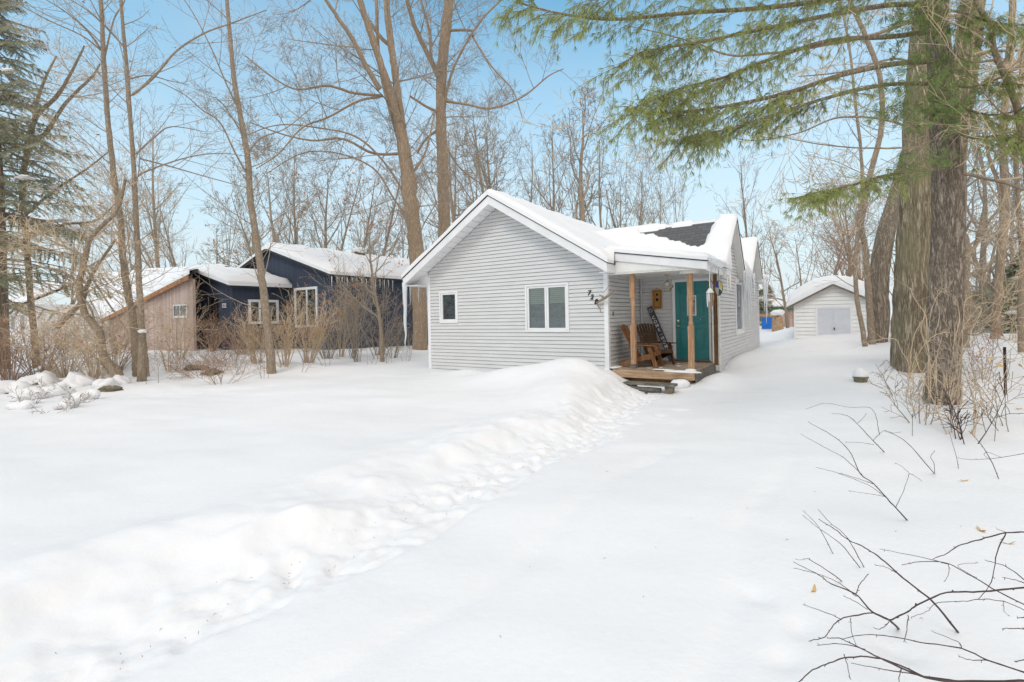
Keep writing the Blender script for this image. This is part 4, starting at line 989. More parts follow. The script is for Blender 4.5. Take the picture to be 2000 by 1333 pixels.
for (p, q_) in ((tA-4.2, tA), (tA, .35)):
    mb.hexa([(p,-.35,zmain(p)),(q_,-.35,zmain(q_)),(q_,12.2,zmain(q_)),(p,12.2,zmain(p)),(p,-.35,zmain(p)+.12),(q_,-.35,zmain(q_)+.12),(q_,12.2,zmain(q_)+.12),(p,12.2,zmain(p)+.12)])
for (p, q_) in ((tW-2.3, tW), (tW, WX+.35)):
    mb.hexa([(p,-WS_-.3,zwing(p)),(q_,-WS_-.3,zwing(q_)),(q_,.02,zwing(q_)),(p,.02,zwing(p)),(p,-WS_-.3,zwing(p)+.1),(q_,-WS_-.3,zwing(q_)+.1),(q_,.02,zwing(q_)+.1),(p,.02,zwing(p)+.1)])
mb.build('roof', M['dark'], nv)
mb = MB(); generic_snow(mb, tA-4.25, .42, -.4, 12.2, lambda x, y: zmain(x)+.12, .38, 40)
generic_snow(mb, tW-2.35, WX+.42, -WS_-.36, -.02, lambda x, y: zwing(x)+.1, .42, 30); mb.build('roof_snow', M['roof_snow'], nv, smooth=True)
mb = MB(); mb.box(-4.3,-3.8,4.5,5.1,5,5.75); mb.build('chimney', M['stone'], nv)
mb = MB(); blob(mb, (-4.05,4.8,5.8), (.4,.45,.2), 2); mb.build('chimney_snow', M['roof_snow'], nv, smooth=True)
mb = MB()
for i in range(14): L = rs.uniform(.15,.7); x_ = .40; y_ = -.3+i*.28; mb.tube([(x_,y_,zmain(.35)),(x_,y_,zmain(.35)-L)], [.03,.004], 5)
mb.build('icicle_fringe', M['ice'], nv)
# weathered lean-to
E0 = at(377, 600, 22.4); E0 = Vector((E0.x, E0.y, 0)); bn = empty('weathered_barn', E0, YAW, 'weathered reddish board lean-to with a long sloping snowy roof left of the navy house', 'barn')
LB = 10.5; zh, zlw = 3.74, 1.95
def zb(t): return zh+(zh-zlw)/LB*t
wd0, wd1 = -2.75, -.75
mb = MB(); mb.quad((-LB,0,-.3),(0,0,-.3),(0,0,zb(0)+.3),(-LB,0,zb(-LB)+.3)); mb.quad((0,0,-.3),(0,.12,-.3),(0,.12,zb(0)),(0,0,zb(0))); mb.build('wall', M['barn'], bn)
mb = MB(); mb.hexa([(-LB-.4,-.25,zb(-LB-.4)-.05),(.15,-.25,zb(.15)-.05),(.15,-.2,zb(.15)-.05),(-LB-.4,-.2,zb(-LB-.4)-.05),(-LB-.4,-.25,zb(-LB-.4)+.17),(.15,-.25,zb(.15)+.17),(.15,-.2,zb(.15)+.17),(-LB-.4,-.2,zb(-LB-.4)+.17)]); mb.build('roof_edge', M['rust_wood'], bn)
o = empty('window', (0,0,0)); o.parent = bn
mb = MB(); a_, b_, c_, d_ = -1.95, -.5, 2.08, 2.62; mb.box(a_,b_,-.06,-.01,c_-.10,c_); mb.box(a_,b_,-.05,-.005,d_-.06,d_); mb.box(a_,a_+.06,-.05,-.005,c_,d_-.06); mb.box(b_-.06,b_,-.05,-.005,c_,d_-.06); mb.box((a_+b_)/2-.03,(a_+b_)/2+.03,-.05,-.005,c_,d_-.06); mb.build('frame', M['dirty_white'], o)
mb = MB(); mb.box(a_+.06,b_-.06,-.03,-.01,c_,d_-.06); mb.build('pane', M['ngl'], o)
# its roof climbs away from us
n = 30; uu, vv = np.meshgrid(np.linspace(0, 1, n), np.linspace(0, 1, n))
c00 = Vector((-LB-.4,-.25,zb(-LB-.4)+.17)); c10 = Vector((.3,-.25,zb(.3)+.17))
def tolocal(w): v = w-E0; return Vector((v.dot(U), v.dot(Bv), w.z))
c01 = tolocal(at(150, 540, 38)); c11 = tolocal(at(455, 524, 30))
Pq_ = np.zeros((n, n, 3))
for k in range(3): Pq_[..., k] = c00[k]*(1-uu)*(1-vv)+c10[k]*uu*(1-vv)+c01[k]*(1-uu)*vv+c11[k]*uu*vv
sno = Pq_.copy(); ee = np.clip(np.minimum(np.minimum(uu, 1-uu), np.minimum(vv, 1-vv))/.06, 0, 1); sno[..., 2] += .3*(.4+.6*np.sqrt(1-(1-ee)**2))+.12*fbm(uu*6, vv*5, 3, 3)
i = np.arange(n-1)[:, None]*n+np.arange(n-1)[None, :]; qd = np.stack([i, i+1, i+n+1, i+n], -1).reshape(-1, 4)
mb = MB(); mb.add(sno.reshape(-1, 3), qd)
for i in range(n-1): mb.quad(Pq_[0,i],Pq_[0,i+1],sno[0,i+1],sno[0,i])
mb.build('roof_snow', M['roof_snow'], bn, smooth=True); mb = MB(); mb.add(Pq_.reshape(-1, 3), qd); mb.build('roof', M['dark'], bn)
# far white house on the left
q = at(20, 640, 40); fw_ = empty('white_house', (q.x, q.y, 0), YAW, 'pale far house with a snowy roof seen through the spruce branches', 'house')
mb = MB(); mb.box(-3, 6, 0, 8, 0, 3.4); mb.build('wall', M['shedwall'], fw_)
mb = MB()
mb.hexa([(-3.5,-.5,3.3),(6.5,-.5,3.3),(6.5,4,5.8),(-3.5,4,5.8),(-3.5,-.5,3.5),(6.5,-.5,3.5),(6.5,4,6.0),(-3.5,4,6.0)]); mb.build('roof', M['dark'], fw_)
mb = MB(); generic_snow(mb, -3.6, 6.6, -.6, 4.2, lambda x, y: 3.5+(y+.5)*.555, .3); mb.build('roof_snow', M['roof_snow'], fw_, smooth=True)
for x_ in (0.6, 3.4):
    o = empty('window', (0,0,0)); o.parent = fw_
    mb = MB(); mb.box(x_-.1,x_+1.3,-.06,-.01,1.4,1.5); mb.box(x_-.1,x_+1.3,-.06,-.01,2.6,2.7); mb.box(x_-.1,x_,-.06,-.01,1.5,2.6); mb.box(x_+1.2,x_+1.3,-.06,-.01,1.5,2.6); mb.build('frame', M['white'], o)
    mb = MB(); mb.box(x_,x_+1.2,-.03,-.012,1.5,2.6); mb.build('pane', M['ngl'], o)
# ---------------------------------------------------------------- vegetation
def rv(rg, s=1.0): return Vector((rg.uniform(-s, s), rg.uniform(-s, s), rg.uniform(-s, s)))
def perp(d, rg):
    v = rv(rg); v -= d*v.dot(d)
    return v.normalized() if v.length > 1e-4 else Vector((1,0,0))
def grow(mb, p, d, L, r, lvl, sp, rg, ends=None):
    """one branch and, recursively, everything it carries"""
    n = sp['n'][lvl]; wob = sp['wob'][lvl]; up = sp['up'][lvl]; k = sp['k'][lvl]
    pts = [p.copy()]; dirs = [d.copy()]; step = L/(n-1); q = p.copy(); dd = d.copy()
    for i in range(n-1):
        dd = (dd+rv(rg, wob)+Vector((0,0,up))).normalized(); q = q+dd*step; pts.append(q.copy()); dirs.append(dd.copy())
    tip = sp.get('tip', .25)
    rad = [max(r*(1-(1-tip)*i/(n-1)), sp['rmin']) for i in range(n)]
    mb.tube(pts, rad, k)
    if ends is not None and lvl >= sp['leaf']: ends.append((pts, dirs))
    if lvl+1 < len(sp['n']):
        m = sp['kids'][lvl]; m = m if m >= 1 else (1 if rg.random() < m else 0)
        for j in range(int(m)):
            f = sp['from'][lvl]+(1-sp['from'][lvl])*(j+rg.random())/m; f = min(f, .98); x = f*(n-1); i = int(x); fr_ = x-i
            pp = pts[i].lerp(pts[min(i+1, n-1)], fr_); dr = dirs[i]
            a = R(rg.uniform(*sp['ang'][lvl])); nd = (dr*math.cos(a)+perp(dr, rg)*math.sin(a)).normalized()
            if sp.get('flat'): nd = Vector((nd.x, nd.y, nd.z*sp['flat'])).normalized()
            rr = rad[i]*rg.uniform(*sp['rr'][lvl]); LL = L*rg.uniform(*sp['lr'][lvl])*(1.15-.55*f if sp.get('cone', 1) else 1)
            grow(mb, pp, nd, LL, rr, lvl+1, sp, rg, ends)
def along(pts, f):
    x = f*(len(pts)-1); i = min(int(x), len(pts)-2); t = x-i
    return pts[i].lerp(pts[i+1], t), (pts[i+1]-pts[i]).normalized()
def smooth_line(P, r, m=5):      # Catmull-Rom through the points
    out = []; rad = []; n = len(P)
    for i in range(n-1):
        p0, p1, p2, p3 = P[max(i-1, 0)], P[i], P[i+1], P[min(i+2, n-1)]
        for j in range(m):
            t = j/m; out.append(.5*((2*p1)+(p2-p0)*t+(2*p0-5*p1+4*p2-p3)*t*t+(3*p1-p0-3*p2+p3)*t**3)); rad.append(r[i]+(r[i+1]-r[i])*t)
    out.append(P[-1]); rad.append(r[-1]); return out, rad
SPT = dict(n=[6,5,4,3], wob=[.10,.14,.2,.2], up=[.03,.04,.04,.03], k=[5,4,3,3], kids=[5,4,2.0], rr=[(.4,.6),(.45,.65),(.6,.8)], lr=[(.35,.6),(.35,.6),(.4,.7)],
           ang=[(25,60),(25,60),(25,60)], rmin=.004, leaf=1)
SPT['from'] = [.2,.15,.2]
def spec(**kw): s = dict(SPT); s.update(kw); return s
def leafquad(mb, p, s, rg):
    a = rv(rg).normalized(); b = perp(a, rg)*s*.5; a = a*s
    c = p+a*.5; mb.add([p, c-b*.55, p+a, c+b*.55], [(0,1,2,3)])
def leaves(mb, pts, s, rg):
    for p in pts:
        leafquad(mb, p, s*rg.uniform(.7, 1.3), rg)

def limb_tree(name, label, cat, limbs, d, bark, spt, kids, depth_of=None, seed=1, group=None, sides=14, twig='twig', snowl=None, leafn=0, base=None, rmin=.004):
    """a tree whose trunk and limbs follow measured lines; limbs = [(points px, radii px, depth offset to tip)]"""
    rg = random.Random(seed)
    b0 = at(*limbs[0][0][0], d); root = empty(name, (b0.x, b0.y, b0.z), 0, label, cat, group); O = Vector(b0)
    tr = MB(); cr = MB(); lf = MB(); snw = MB()
    lines = []
    for li, (px, rp, dz) in enumerate(limbs):
        n = len(px); 
        if not isinstance(rp, (list, tuple)): rp = [rp]*n
        if len(rp) == 2: rp = [rp[0]+(rp[1]-rp[0])*i/(n-1) for i in range(n)]
        d0 = d+(dz[0] if isinstance(dz, tuple) else 0); d1 = d+(dz[1] if isinstance(dz, tuple) else dz)
        P = [at(x, y, d0+(d1-d0)*i/(n-1))-O for i, (x, y) in enumerate(px)]; rr = [q/F*(d0+(d1-d0)*i/(n-1)) for i, q in enumerate(rp)]
        if li == 0: P.insert(0, P[0]-(P[1]-P[0]).normalized()*.5); rr.insert(0, rr[0]*1.12)
        L, rad = smooth_line(P, rr, 6)
        big = rad[0] > .05
        # uneven outline
        tr.tube([q+rv(rg, rad[i]*.10) for i, q in enumerate(L)], [r*(1+rg.uniform(-.05, .05)) for r in rad], sides if li == 0 else (9 if big else 5))
        lines.append((L, rad))
        m = kids[li] if isinstance(kids, (list, tuple)) else kids
        leng = sum((L[i+1]-L[i]).length for i in range(len(L)-1))
        for j in range(m):
            f = (spt['trunk_from'] if li == 0 else .15)+(1-(spt['trunk_from'] if li == 0 else .15))*(j+rg.random())/m
            p, dr = along(L, min(f, .99)); r0 = rad[min(int(f*(len(L)-1)), len(L)-1)]
            a = R(rg.uniform(*spt['first'])); side = perp(dr, rg); nd = (dr*math.cos(a)+side*math.sin(a)).normalized()
            LL = rg.uniform(*spt['len'])*(1.1-.4*f)
            ends = [] if leafn else None
            grow(cr, p, nd, LL, min(r0*.5, rg.uniform(*spt['r0'])), 0, spt, rg, ends)
            if ends:
                for pts, ds in ends:
                    if rg.random() < leafn: leaves(lf, [pts[-1]+rv(rg, .06) for _ in range(3)], .07, rg)
        if snowl and li in snowl:
            for a_, b_ in ((.1,.4),(.5,.7),(.78,.95)):
                i0, i1 = int(a_*len(L)), int(b_*len(L))
                if i1-i0 > 1: snw.tube([L[i]+Vector((0,-rad[i]*.25,rad[i]*.0))+Vector((-rad[i]*.55,0,rad[i]*.6)) for i in range(i0, i1)], [rad[i]*.42 for i in range(i0, i1)], 6)
    tr.build('trunk', M[bark], root, smooth=True)
    cr.build('crown', M[twig], root)
    if lf.n: lf.build('foliage', M['leaf'], root)
    if snw.tq: snw.build('snow', M['roof_snow'], root, smooth=True)
    return root, lines, O

lat = spec(n=[8,6,5,3], k=[5,4,3,3], kids=[8,5,2.4], wob=[.11,.16,.2,.2], up=[.025,.03,.03,.02], first=(50,85), len=(2.2,4.6), r0=(.02,.045), trunk_from=.42, rmin=.006, lr=[(.35,.6),(.35,.6),(.4,.7)])
limb_tree('maple_tree', 'tall grey brown maple forking high up, just behind the left end of the cottage', 'tree',
 [([(822,697),(819,600),(813,500),(806,430),(799,370),(792,310),(780,240)], [15,14.5,15,14.5,15,13,10], 0),
  ([(783,255),(765,190),(745,130),(722,60),(703,0),(690,-70)], (8,5), -1.5),
  ([(786,250),(777,190),(770,130),(760,60),(755,0),(750,-70)], (8,5.5), 1),
  ([(742,175),(715,130),(690,80),(660,35),(630,-10),(600,-60)], (5.5,2.5), (-.8,-2.5)),
  ([(762,90),(745,75),(728,52),(712,28)], (4,3), (.8,.5)),
  ([(790,330),(778,270),(762,215),(748,160),(738,90),(735,0),(733,-60)], (4.5,3), 2),
  ([(748,188),(690,182),(640,168),(580,175),(530,150),(480,110)], (3,1), (0,-2.5)),
  ([(790,300),(730,300),(670,272),(610,275),(550,262),(490,240)], (3,1), (0,-2)),
  ([(742,190),(700,198),(640,230),(590,250),(545,300),(500,330)], (2.6,.9), (0,-3)),
  ([(800,345),(830,300),(845,240),(860,180)], (2.6,1), (0,2)),
  ([(800,400),(760,330),(700,270),(620,250),(540,245),(470,270)], (2.4,.8), (0,-2)),
  ([(806,440),(770,390),(730,330),(660,300),(590,300),(520,340)], (2.2,.8), (0,-1))],
 24, 'bark_maple', lat, [14,6,6,5,0,5,7,7,7,3,7,7], seed=3, twig='twig', snowl=[3,4,8,1])
limb_tree('maple_tree', 'straight pale trunked maple rising from behind the roof ridge, right of the forked maple', 'tree',
 [([(868,660),(867,460),(865,330),(861,220),(864,130),(872,50),(878,-20),(882,-80)], [14,12.5,11,10,10,10,9,8], 0),
  ([(862,165),(848,130),(825,85),(806,40),(790,-20)], (6,3.5), -2),
  ([(864,220),(880,150),(905,95),(940,40),(985,-5)], (3,1.4), (0,-2)),
  ([(866,60),(920,60),(925,75),(960,130),(1000,175),(1020,230)], (2.8,1), (0,-3)),
  ([(866,198),(905,203),(960,212),(1020,190),(1070,150),(1100,135)], (2.6,.9), (0,-2.5)),
  ([(862,250),(832,272),(815,300)], (2.8,1.8), (0,1)),
  ([(862,222),(835,210),(800,188)], (3,2), (0,-1)),
  ([(868,280),(900,330),(950,365),(1010,400)], (2,.8), (0,1)),
  ([(842,118),(838,60),(822,0),(815,-40)], (3,2), 0)],
 28, 'bark_maple', lat, [16,6,5,5,6,2,2,5,4], seed=8, twig='twig', snowl=[1,6])
sapsp = spec(n=[7,5,4], k=[5,3,3], kids=[5,3], wob=[.09,.14,.2], up=[.05,.05,.03], first=(35,70), len=(1.2,2.8), r0=(.010,.02), trunk_from=.22, rmin=.0035, tip=.2)
limb_tree('slender_tree', 'slender grey tree, left of the twin thin trunks before the barn', 'tree',
 [([(266,700),(262,640),(248,560),(240,500),(234,420),(221,330),(210,230),(203,120),(199,40),(192,-60)], (7.2,3), 0),
  ([(198,98),(170,60),(130,25),(90,0)], (2,.8), -1), ([(203,120),(222,40),(240,10),(250,-20)], (1.6,1), .5),
  ([(199,100),(160,70),(95,40),(30,5)], (1.8,.7), -.6)],
 13.8, 'bark_sap', sapsp, [30,3,2,3], seed=21, twig='twig', leafn=.01, sides=10)
limb_tree('slender_tree', 'slender grey tree with a long side limb, right of the twin thin trunks', 'tree',
 [([(282,700),(277,640),(272,560),(269,480),(264,400),(261,320),(255,240),(249,150),(240,50),(232,-60)], (6,2.6), 0),
  ([(259,186),(300,152),(345,100),(400,65),(455,45),(520,20)], (2.6,.9), (0,1.5)), ([(252,155),(290,148),(330,158),(370,166)], (1.5,.6), (0,.8)),
  ([(267,300),(300,270),(335,248),(400,258)], (1.9,.6), (0,1)), ([(270,342),(320,322),(380,305),(440,300),(500,310)], (1.8,.6), (0,1)), ([(271,310),(330,325),(400,345),(500,372)], (1.7,.7), (0,1.2)),
  ([(248,100),(210,55),(170,20),(120,-10)], (1.8,.8), (0,-1))],
 13.3, 'bark_sap', sapsp, [28,5,3,3,4,4,4], seed=22, twig='twig', leafn=.012, sides=10)
limb_tree('slender_tree', 'slender leaning grey tree standing before the navy entry window', 'tree',
 [([(530,720),(524,650),(517,590),(508,520),(498,450),(489,390),(484,310),(470,230),(458,160),(450,80),(442,-10),(436,-60)], (8.2,2.8), 0),
  ([(488,350),(460,300),(430,240),(395,215),(360,185),(310,160)], (2,.7), (0,-1)), ([(478,270),(440,210),(420,190)], (1.6,.8), (0,-.5)), ([(484,300),(510,270),(560,250),(620,200)], (1.8,.7), (0,1)),
  ([(466,215),(440,160),(415,100),(385,40),(360,0)], (1.7,.8), (0,-.5))],
 14.5, 'bark_sap', sapsp, [30,4,3,4,4], seed=23, twig='twig', leafn=.012, sides=10)
# big broken stub by the twin trunks
q = on_ground(277, 757, 0); st_ = empty('broken_stub', (q.x, q.y, gz(q.x, q.y)-.1), 0, 'broken off grey trunk stub with a snow cap below the twin thin trunks', 'stump')
mb = MB(); mb.tube([(0,0,0),(0.01,0,.5),(.02,0,1.0),(.03,0,1.42)], [.12,.09,.085,.08], 12); mb.build('stub', M['bark_sap'], st_, smooth=True)
mb = MB(); blob(mb, (.03,0,1.44), (.10,.1,.07), 3, 12); mb.build('snow_cap', M['roof_snow'], st_, smooth=True)

# ---- background trees: a few kinds, grown once, then copied
def proto(name, seed, hgt, sp, trunk_r, first, ln, m, bark='bark_sap', twig='twig', lean=.09, tf=.25, leafn=0):
    rg = random.Random(seed); root = empty(name, (0,0,0)); tr = MB(); cr = MB(); lf = MB()
    P = [Vector((0,0,-.4))]; dd = Vector((0,0,1))
    for i in range(8): dd = (dd+Vector((rg.uniform(-1,1), rg.uniform(-1,1), 0))*lean+Vector((0,0,.05))).normalized(); P.append(P[-1]+dd*(hgt+.4)/8)
    L, rad = smooth_line(P, [trunk_r*(1-.88*i/8) for i in range(9)], 3); tr.tube(L, rad, 7)
    for j in range(m):
        f = tf+(1-tf)*(j+rg.random())/m; p, dr = along(L, min(f, .99)); a = R(rg.uniform(*first)); nd = (dr*math.cos(a)+perp(dr, rg)*math.sin(a)).normalized()
        ends = [] if leafn else None
        grow(cr, p, nd, hgt*rg.uniform(*ln)*(1.15-.75*f), rad[int(f*(len(L)-1))]*.55, 0, sp, rg, ends)
        if ends:
            for pts, ds in ends:
                if rg.random() < leafn: leaves(lf, [pts[-1]+rv(rg, .12) for _ in range(4)], .13, rg)
    tr.build('trunk', M[bark], root, smooth=True); cr.build('crown', M[twig], root)
    if lf.n: lf.build('foliage', M['leaf'], root)
    return root
bgs = spec(n=[6,5,4,3], k=[4,3,3,3], kids=[5,4,2.3], wob=[.14,.18,.2,.2], up=[.06,.05,.04,.03], rmin=.0075, ang=[(22,48),(22,50),(20,50)])
PR = {}
PR['vase'] = proto('bare_tree', 41, 11, bgs, .18, (22,48), (.30,.5), 14)
PR['vase2'] = proto('bare_tree', 42, 11, bgs, .17, (22,45), (.32,.55), 12, tf=.15)
PR['gnarl'] = proto('bare_tree', 43, 11, spec(n=[7,6,4,3], k=[5,3,3,3], kids=[5,4,2.4], wob=[.26,.28,.25,.2], up=[.05,.05,.03,.02], rmin=.012), .22, (35,70), (.25,.42), 12, lean=.13)
PR['multi'] = proto('bare_tree', 44, 9, bgs, .10, (10,30), (.5,.85), 9, tf=.05)
PR['leafy'] = proto('beech_tree', 45, 9, bgs, .13, (35,70), (.3,.5), 16, leafn=.035, twig='twig')
PR['spread'] = proto('bare_tree', 46, 11, spec(n=[7,6,4,3], k=[4,3,3,3], kids=[6,5,2.6], wob=[.10,.16,.2,.2], up=[.02,.03,.03,.02], rmin=.011), .2, (50,85), (.28,.45), 20)
PH = dict(vase=11, vase2=11, gnarl=11, multi=9, leafy=9, spread=11)
used = set()
def place(kind, px, top, d, label, group, z0=0.0, wide=1.0, rg=random.Random(77), cat='tree', twig=None):
    g0 = at(px, 640, d); p = Vector((g0.x, g0.y, z0)); ztop = at(px, top, d).z; k = (ztop-z0)/PH[kind]
    o = PR[kind] if kind not in used else copy_tree(PR[kind]); used.add(kind)
    o.location = p; o.scale = (k*wide, k*wide, k); o.rotation_euler = (0, 0, rg.uniform(0, 6.28)); tag(o, label, cat, group)
    if twig:
        for c in o.children:
            if c.name.startswith('crown'): c.data = c.data.copy(); c.data.materials[0] = M[twig]
    return o
place('gnarl', 1142, 150, 30, 'tall gnarled bare tree behind the cottage roof, right of the ridge', None, .1, 1.0)
place('vase', 1458, 318, 26, 'many stemmed slender bare tree rising behind the second side gable', None, .1, .7)
place('vase', 318, 268, 42, 'broad fan shaped bare tree behind the barn roof', None, .2, .85)
place('leafy', 560, 300, 36, 'bare tree with a few copper leaves behind the navy house gable', None, .2, 1.0)
place('gnarl', 1540, 440, 32, 'dark twisted bare tree left of the white shed', None, .2, .8)
place('vase2', 1185, 245, 32, 'smaller bare tree just right of the tall gnarled one behind the cottage', None, .1, .7)
g = 'bare trees in the wood behind the cottage'
rg = random.Random(5)
for px, top, d, kd in ((905,230,34,'vase2'),(980,185,36,'vase2'),(1010,260,42,'gnarl'),(1075,270,44,'vase'),(1215,330,40,'multi'),(1255,345,44,'vase'),(1290,350,38,'multi'),(1330,362,42,'multi'),(1235,370,36,'gnarl'),(880,280,44,'spread'),(925,300,48,'multi'),(1040,290,50,'vase'),(1110,310,46,'multi'),(965,280,32,'gnarl')):
    place(kd, px, top, d, 'bare grey tree in the dense wood behind the cottage roof', g, .1, rg.uniform(.7,.95))
g = 'bare trees far behind the neighbouring houses'
for px, top, d, kd in ((265,400,52,'multi'),(365,385,55,'vase2'),(440,400,52,'multi'),(505,380,55,'vase'),(590,300,42,'vase'),(650,330,44,'vase'),(690,350,48,'vase2'),(730,330,42,'gnarl'),(785,390,54,'multi'),(840,370,50,'vase2'),(180,430,52,'multi'),(140,430,48,'vase'),(340,450,60,'multi'),(420,460,62,'spread'),(630,430,60,'multi'),(710,420,56,'vase'),(575,410,60,'vase')):
    place(kd, px, top, d, 'bare grey tree in the far row behind the neighbouring roofs', g, .2, rg.uniform(.75,1.05))
for px, top, d in ((640,330,38),(520,380,40)):
    place('leafy', px, top, d, 'bare tree with copper leaves in the row behind the navy house', 'copper leaved trees behind the navy house', .2, .9)
place('leafy', 745, 400, 17.5, 'low beech with copper leaves before the navy side wall', None, .1, 1.1)
g = 'bare trees in the thicket right of the shed'
for px, top, d, kd in ((1575,450,34,'multi'),(1615,420,36,'vase2'),(1650,400,33,'vase'),(1680,380,30,'multi'),(1700,400,28,'vase2'),(1640,470,28,'multi'),(1500,480,44,'multi'),(1750,430,26,'multi')):
    place(kd, px, top, d, 'reddish brown bare tree in the thicket behind the white shed', g, .2, rg.uniform(.9,1.3), twig='twig_red' if d < 37 else None)
g = 'bare trees in the wood at the right edge'
for px, top, d, kd in ((1925,230,24,'vase2'),(1950,330,20,'gnarl'),(1985,280,22,'vase'),(1905,400,28,'multi'),(1975,420,27,'multi'),(1880,200,18,'gnarl'),(2040,200,20,'vase')):
    place(kd, px, top, d, 'bare tree in the tangled wood right of the great oak', g, .3, rg.uniform(.8,1.1), twig='twig_light' if kd == 'spread' else None)
for px, top, d in ((1960,520,15),(1905,560,17)):
    place('leafy', px, top, d, 'small copper leaved beech in the wood right of the great oak', 'small beeches right of the oak', .3, 1.0)

# ---- the near right trees
def bark_tube(mb, P, rad, seed, k=56, m=14, amp=.07, freq=9):
    L, rr = smooth_line(P, rad, m); n = len(L); V = []
    a = np.arange(k)*2*np.pi/k
    zc = np.array([p.z for p in L])
    A, Zz = np.meshgrid(a, zc)
    rid = np.abs(fbm(np.cos(A)*freq*.45+Zz*.25, np.sin(A)*freq*.45+Zz*.7, seed, 4))*2
    big = fbm(np.cos(A)*1.3+3, np.sin(A)*1.3+Zz*.4, seed+5, 3)
    Rr = np.array(rr)[:, None]*(1+amp*(rid-.5)*1.6+.10*big)
    flare = 1+.09*np.exp(-np.clip(zc-zc[0]-.4, 0, 9)/.35); Rr = Rr*flare[:, None]
    C = np.array([tuple(p) for p in L]); X = C[:, 0:1]+Rr*np.cos(A); Y = C[:, 1:2]+Rr*np.sin(A); Z_ = np.repeat(C[:, 2:3], k, 1)
    i = np.arange(n-1)[:, None]*k; j = np.arange(k)[None, :]; j2 = (j+1) % k
    q = np.stack([i+j, i+j2, i+k+j2, i+k+j], -1).reshape(-1, 4); mb.add(np.stack([X, Y, Z_], -1).reshape(-1, 3), q); return L, rr
def big_trunk(name, label, parts, d, bark, seed, amp, freq=9, parent=None, pname='trunk'):
    b0 = at(*parts[0][0][0], d); O = Vector(b0)
    root = parent or empty(name, O, 0, label, 'tree'); O = Vector(root.location)
    Ls = []
    for i, (px, rp, dz) in enumerate(parts):
        n = len(px); P = [at(x, y, d+dz)-O for x, y in px]; rr = [(rp[0]+(rp[-1]-rp[0])*j/(n-1) if len(rp) == 2 else rp[j])/F*(d+dz) for j in range(n)]
        P.insert(0, P[0]+Vector((0,0,-.5))); rr.insert(0, rr[0]*1.05)
        mb = MB(); Ls.append(bark_tube(mb, P, rr, seed+i*7, amp=amp, freq=freq)); mb.build(pname, M[bark], root, smooth=True)
    return root, Ls, O
oak, oL, oO = big_trunk('oak_tree', 'huge mossy furrowed oak with two fused trunks right of the driveway',
 [([(1782,738),(1784,600),(1789,450),(1797,330),(1803,200),(1812,90),(1822,0),(1828,-80)], [33,31,31,30,28,27,25,22], 0),
  ([(1822,720),(1828,560),(1836,420),(1852,300),(1872,200),(1886,110),(1897,20),(1905,-60)], [36,33,30,26,22,20,18,16], .35)], 10.4, 'bark_oak', 3, .10, 9)
pine, pL, pO = big_trunk('white_pine', 'dark barked pine in front of the oak, its long green boughs reaching over the driveway',
 [([(1840,792),(1843,700),(1847,600),(1850,500),(1851,400),(1848,300),(1842,200),(1834,100),(1828,0),(1824,-80)], [28,26,26.5,26,25,23,20,19,18,17], 0)], 7.6, 'bark_pine', 13, .07, 16)
lean, lL, lO = big_trunk('leaning_tree', 'thick furrowed trunk leaning right just behind the shed corner',
 [([(1712,690),(1718,620),(1714,570),(1721,500),(1737,430),(1760,350),(1785,260),(1800,160),(1815,60),(1820,-40)], [15,16,16.5,16,14.5,13,12,10,9,8], 0)], 16.0, 'bark_lean', 23, .09, 11)
thin = spec(n=[7,5,4], k=[4,3,3], kids=[5,3], wob=[.13,.18,.2], up=[.03,.03,.02], first=(40,80), len=(1.0,2.4), r0=(.010,.02), trunk_from=.3, rmin=.0035, tip=.2)
mid = spec(n=[8,6,4,3], k=[4,3,3,3], kids=[6,4,2], wob=[.14,.18,.2,.2], up=[.01,.02,.02,.02], first=(45,85), len=(1.2,2.6), r0=(.012,.03), trunk_from=.4, rmin=.004, tip=.2)
# bare limbs of the oak
def limbs_on(root, O, L, bark, spt, kids, seed, twig='twig_light', pname='limb'):
    rg = random.Random(seed); tr = MB(); cr = MB()
    for li, (px, r2, dd) in enumerate(L):
        n = len(px); P = [at(x, y, dd[0]+(dd[1]-dd[0])*i/(n-1))-O for i, (x, y) in enumerate(px)]; rr = [(r2[0]+(r2[1]-r2[0])*i/(n-1))/F*(dd[0]+(dd[1]-dd[0])*i/(n-1)) for i in range(n)]
        Ln, rad = smooth_line(P, rr, 6); tr = MB(); tr.tube([q+rv(rg, rad[i]*.25) for i, q in enumerate(Ln)], rad, 7); tr.build(pname, M[bark], root, smooth=True)
        for j in range(kids):
            f = .15+.85*(j+rg.random())/kids; p, dr = along(Ln, min(f, .99)); a = R(rg.uniform(*spt['first'])); nd = (dr*math.cos(a)+perp(dr, rg)*math.sin(a)).normalized()
            grow(cr, p, nd, rg.uniform(*spt['len']), rad[min(int(f*len(rad)), len(rad)-1)]*.6, 0, spt, rg)
    if cr.tq: cr.build('crown', M[twig], root)
limbs_on(oak, oO, [([(1868,200),(1900,178),(1935,158),(1965,142),(2000,128),(2050,115)], (5,3.5), (10.2,9)),
 ([(1890,30),(1850,35),(1775,45),(1700,70),(1600,90),(1500,105),(1425,108),(1360,85),(1290,65),(1220,50)], (4.5,.8), (10,7)),
 ([(1860,110),(1800,130),(1750,115),(1650,140),(1560,150)], (3,.8), (10,8)),
 ([(1880,100),(1900,108),(1950,100),(2000,100),(2050,110)], (3.5,2), (10.3,9.5)),
 ([(1800,260),(1730,235),(1640,230),(1560,260),(1470,275),(1400,260)], (2.4,.6), (9.8,8)),
 ([(1860,285),(1800,288),(1700,290),(1600,282),(1500,262)], (2.4,.6), (9.8,8.4)),
 ([(1870,335),(1930,350),(1970,360),(2020,380)], (3.6,2), (10.2,9)),
 ([(1858,640),(1900,655),(1935,640),(1990,620)], (1.5,.7), (9.6,9))], 'bark_sap', mid, 7, 61)
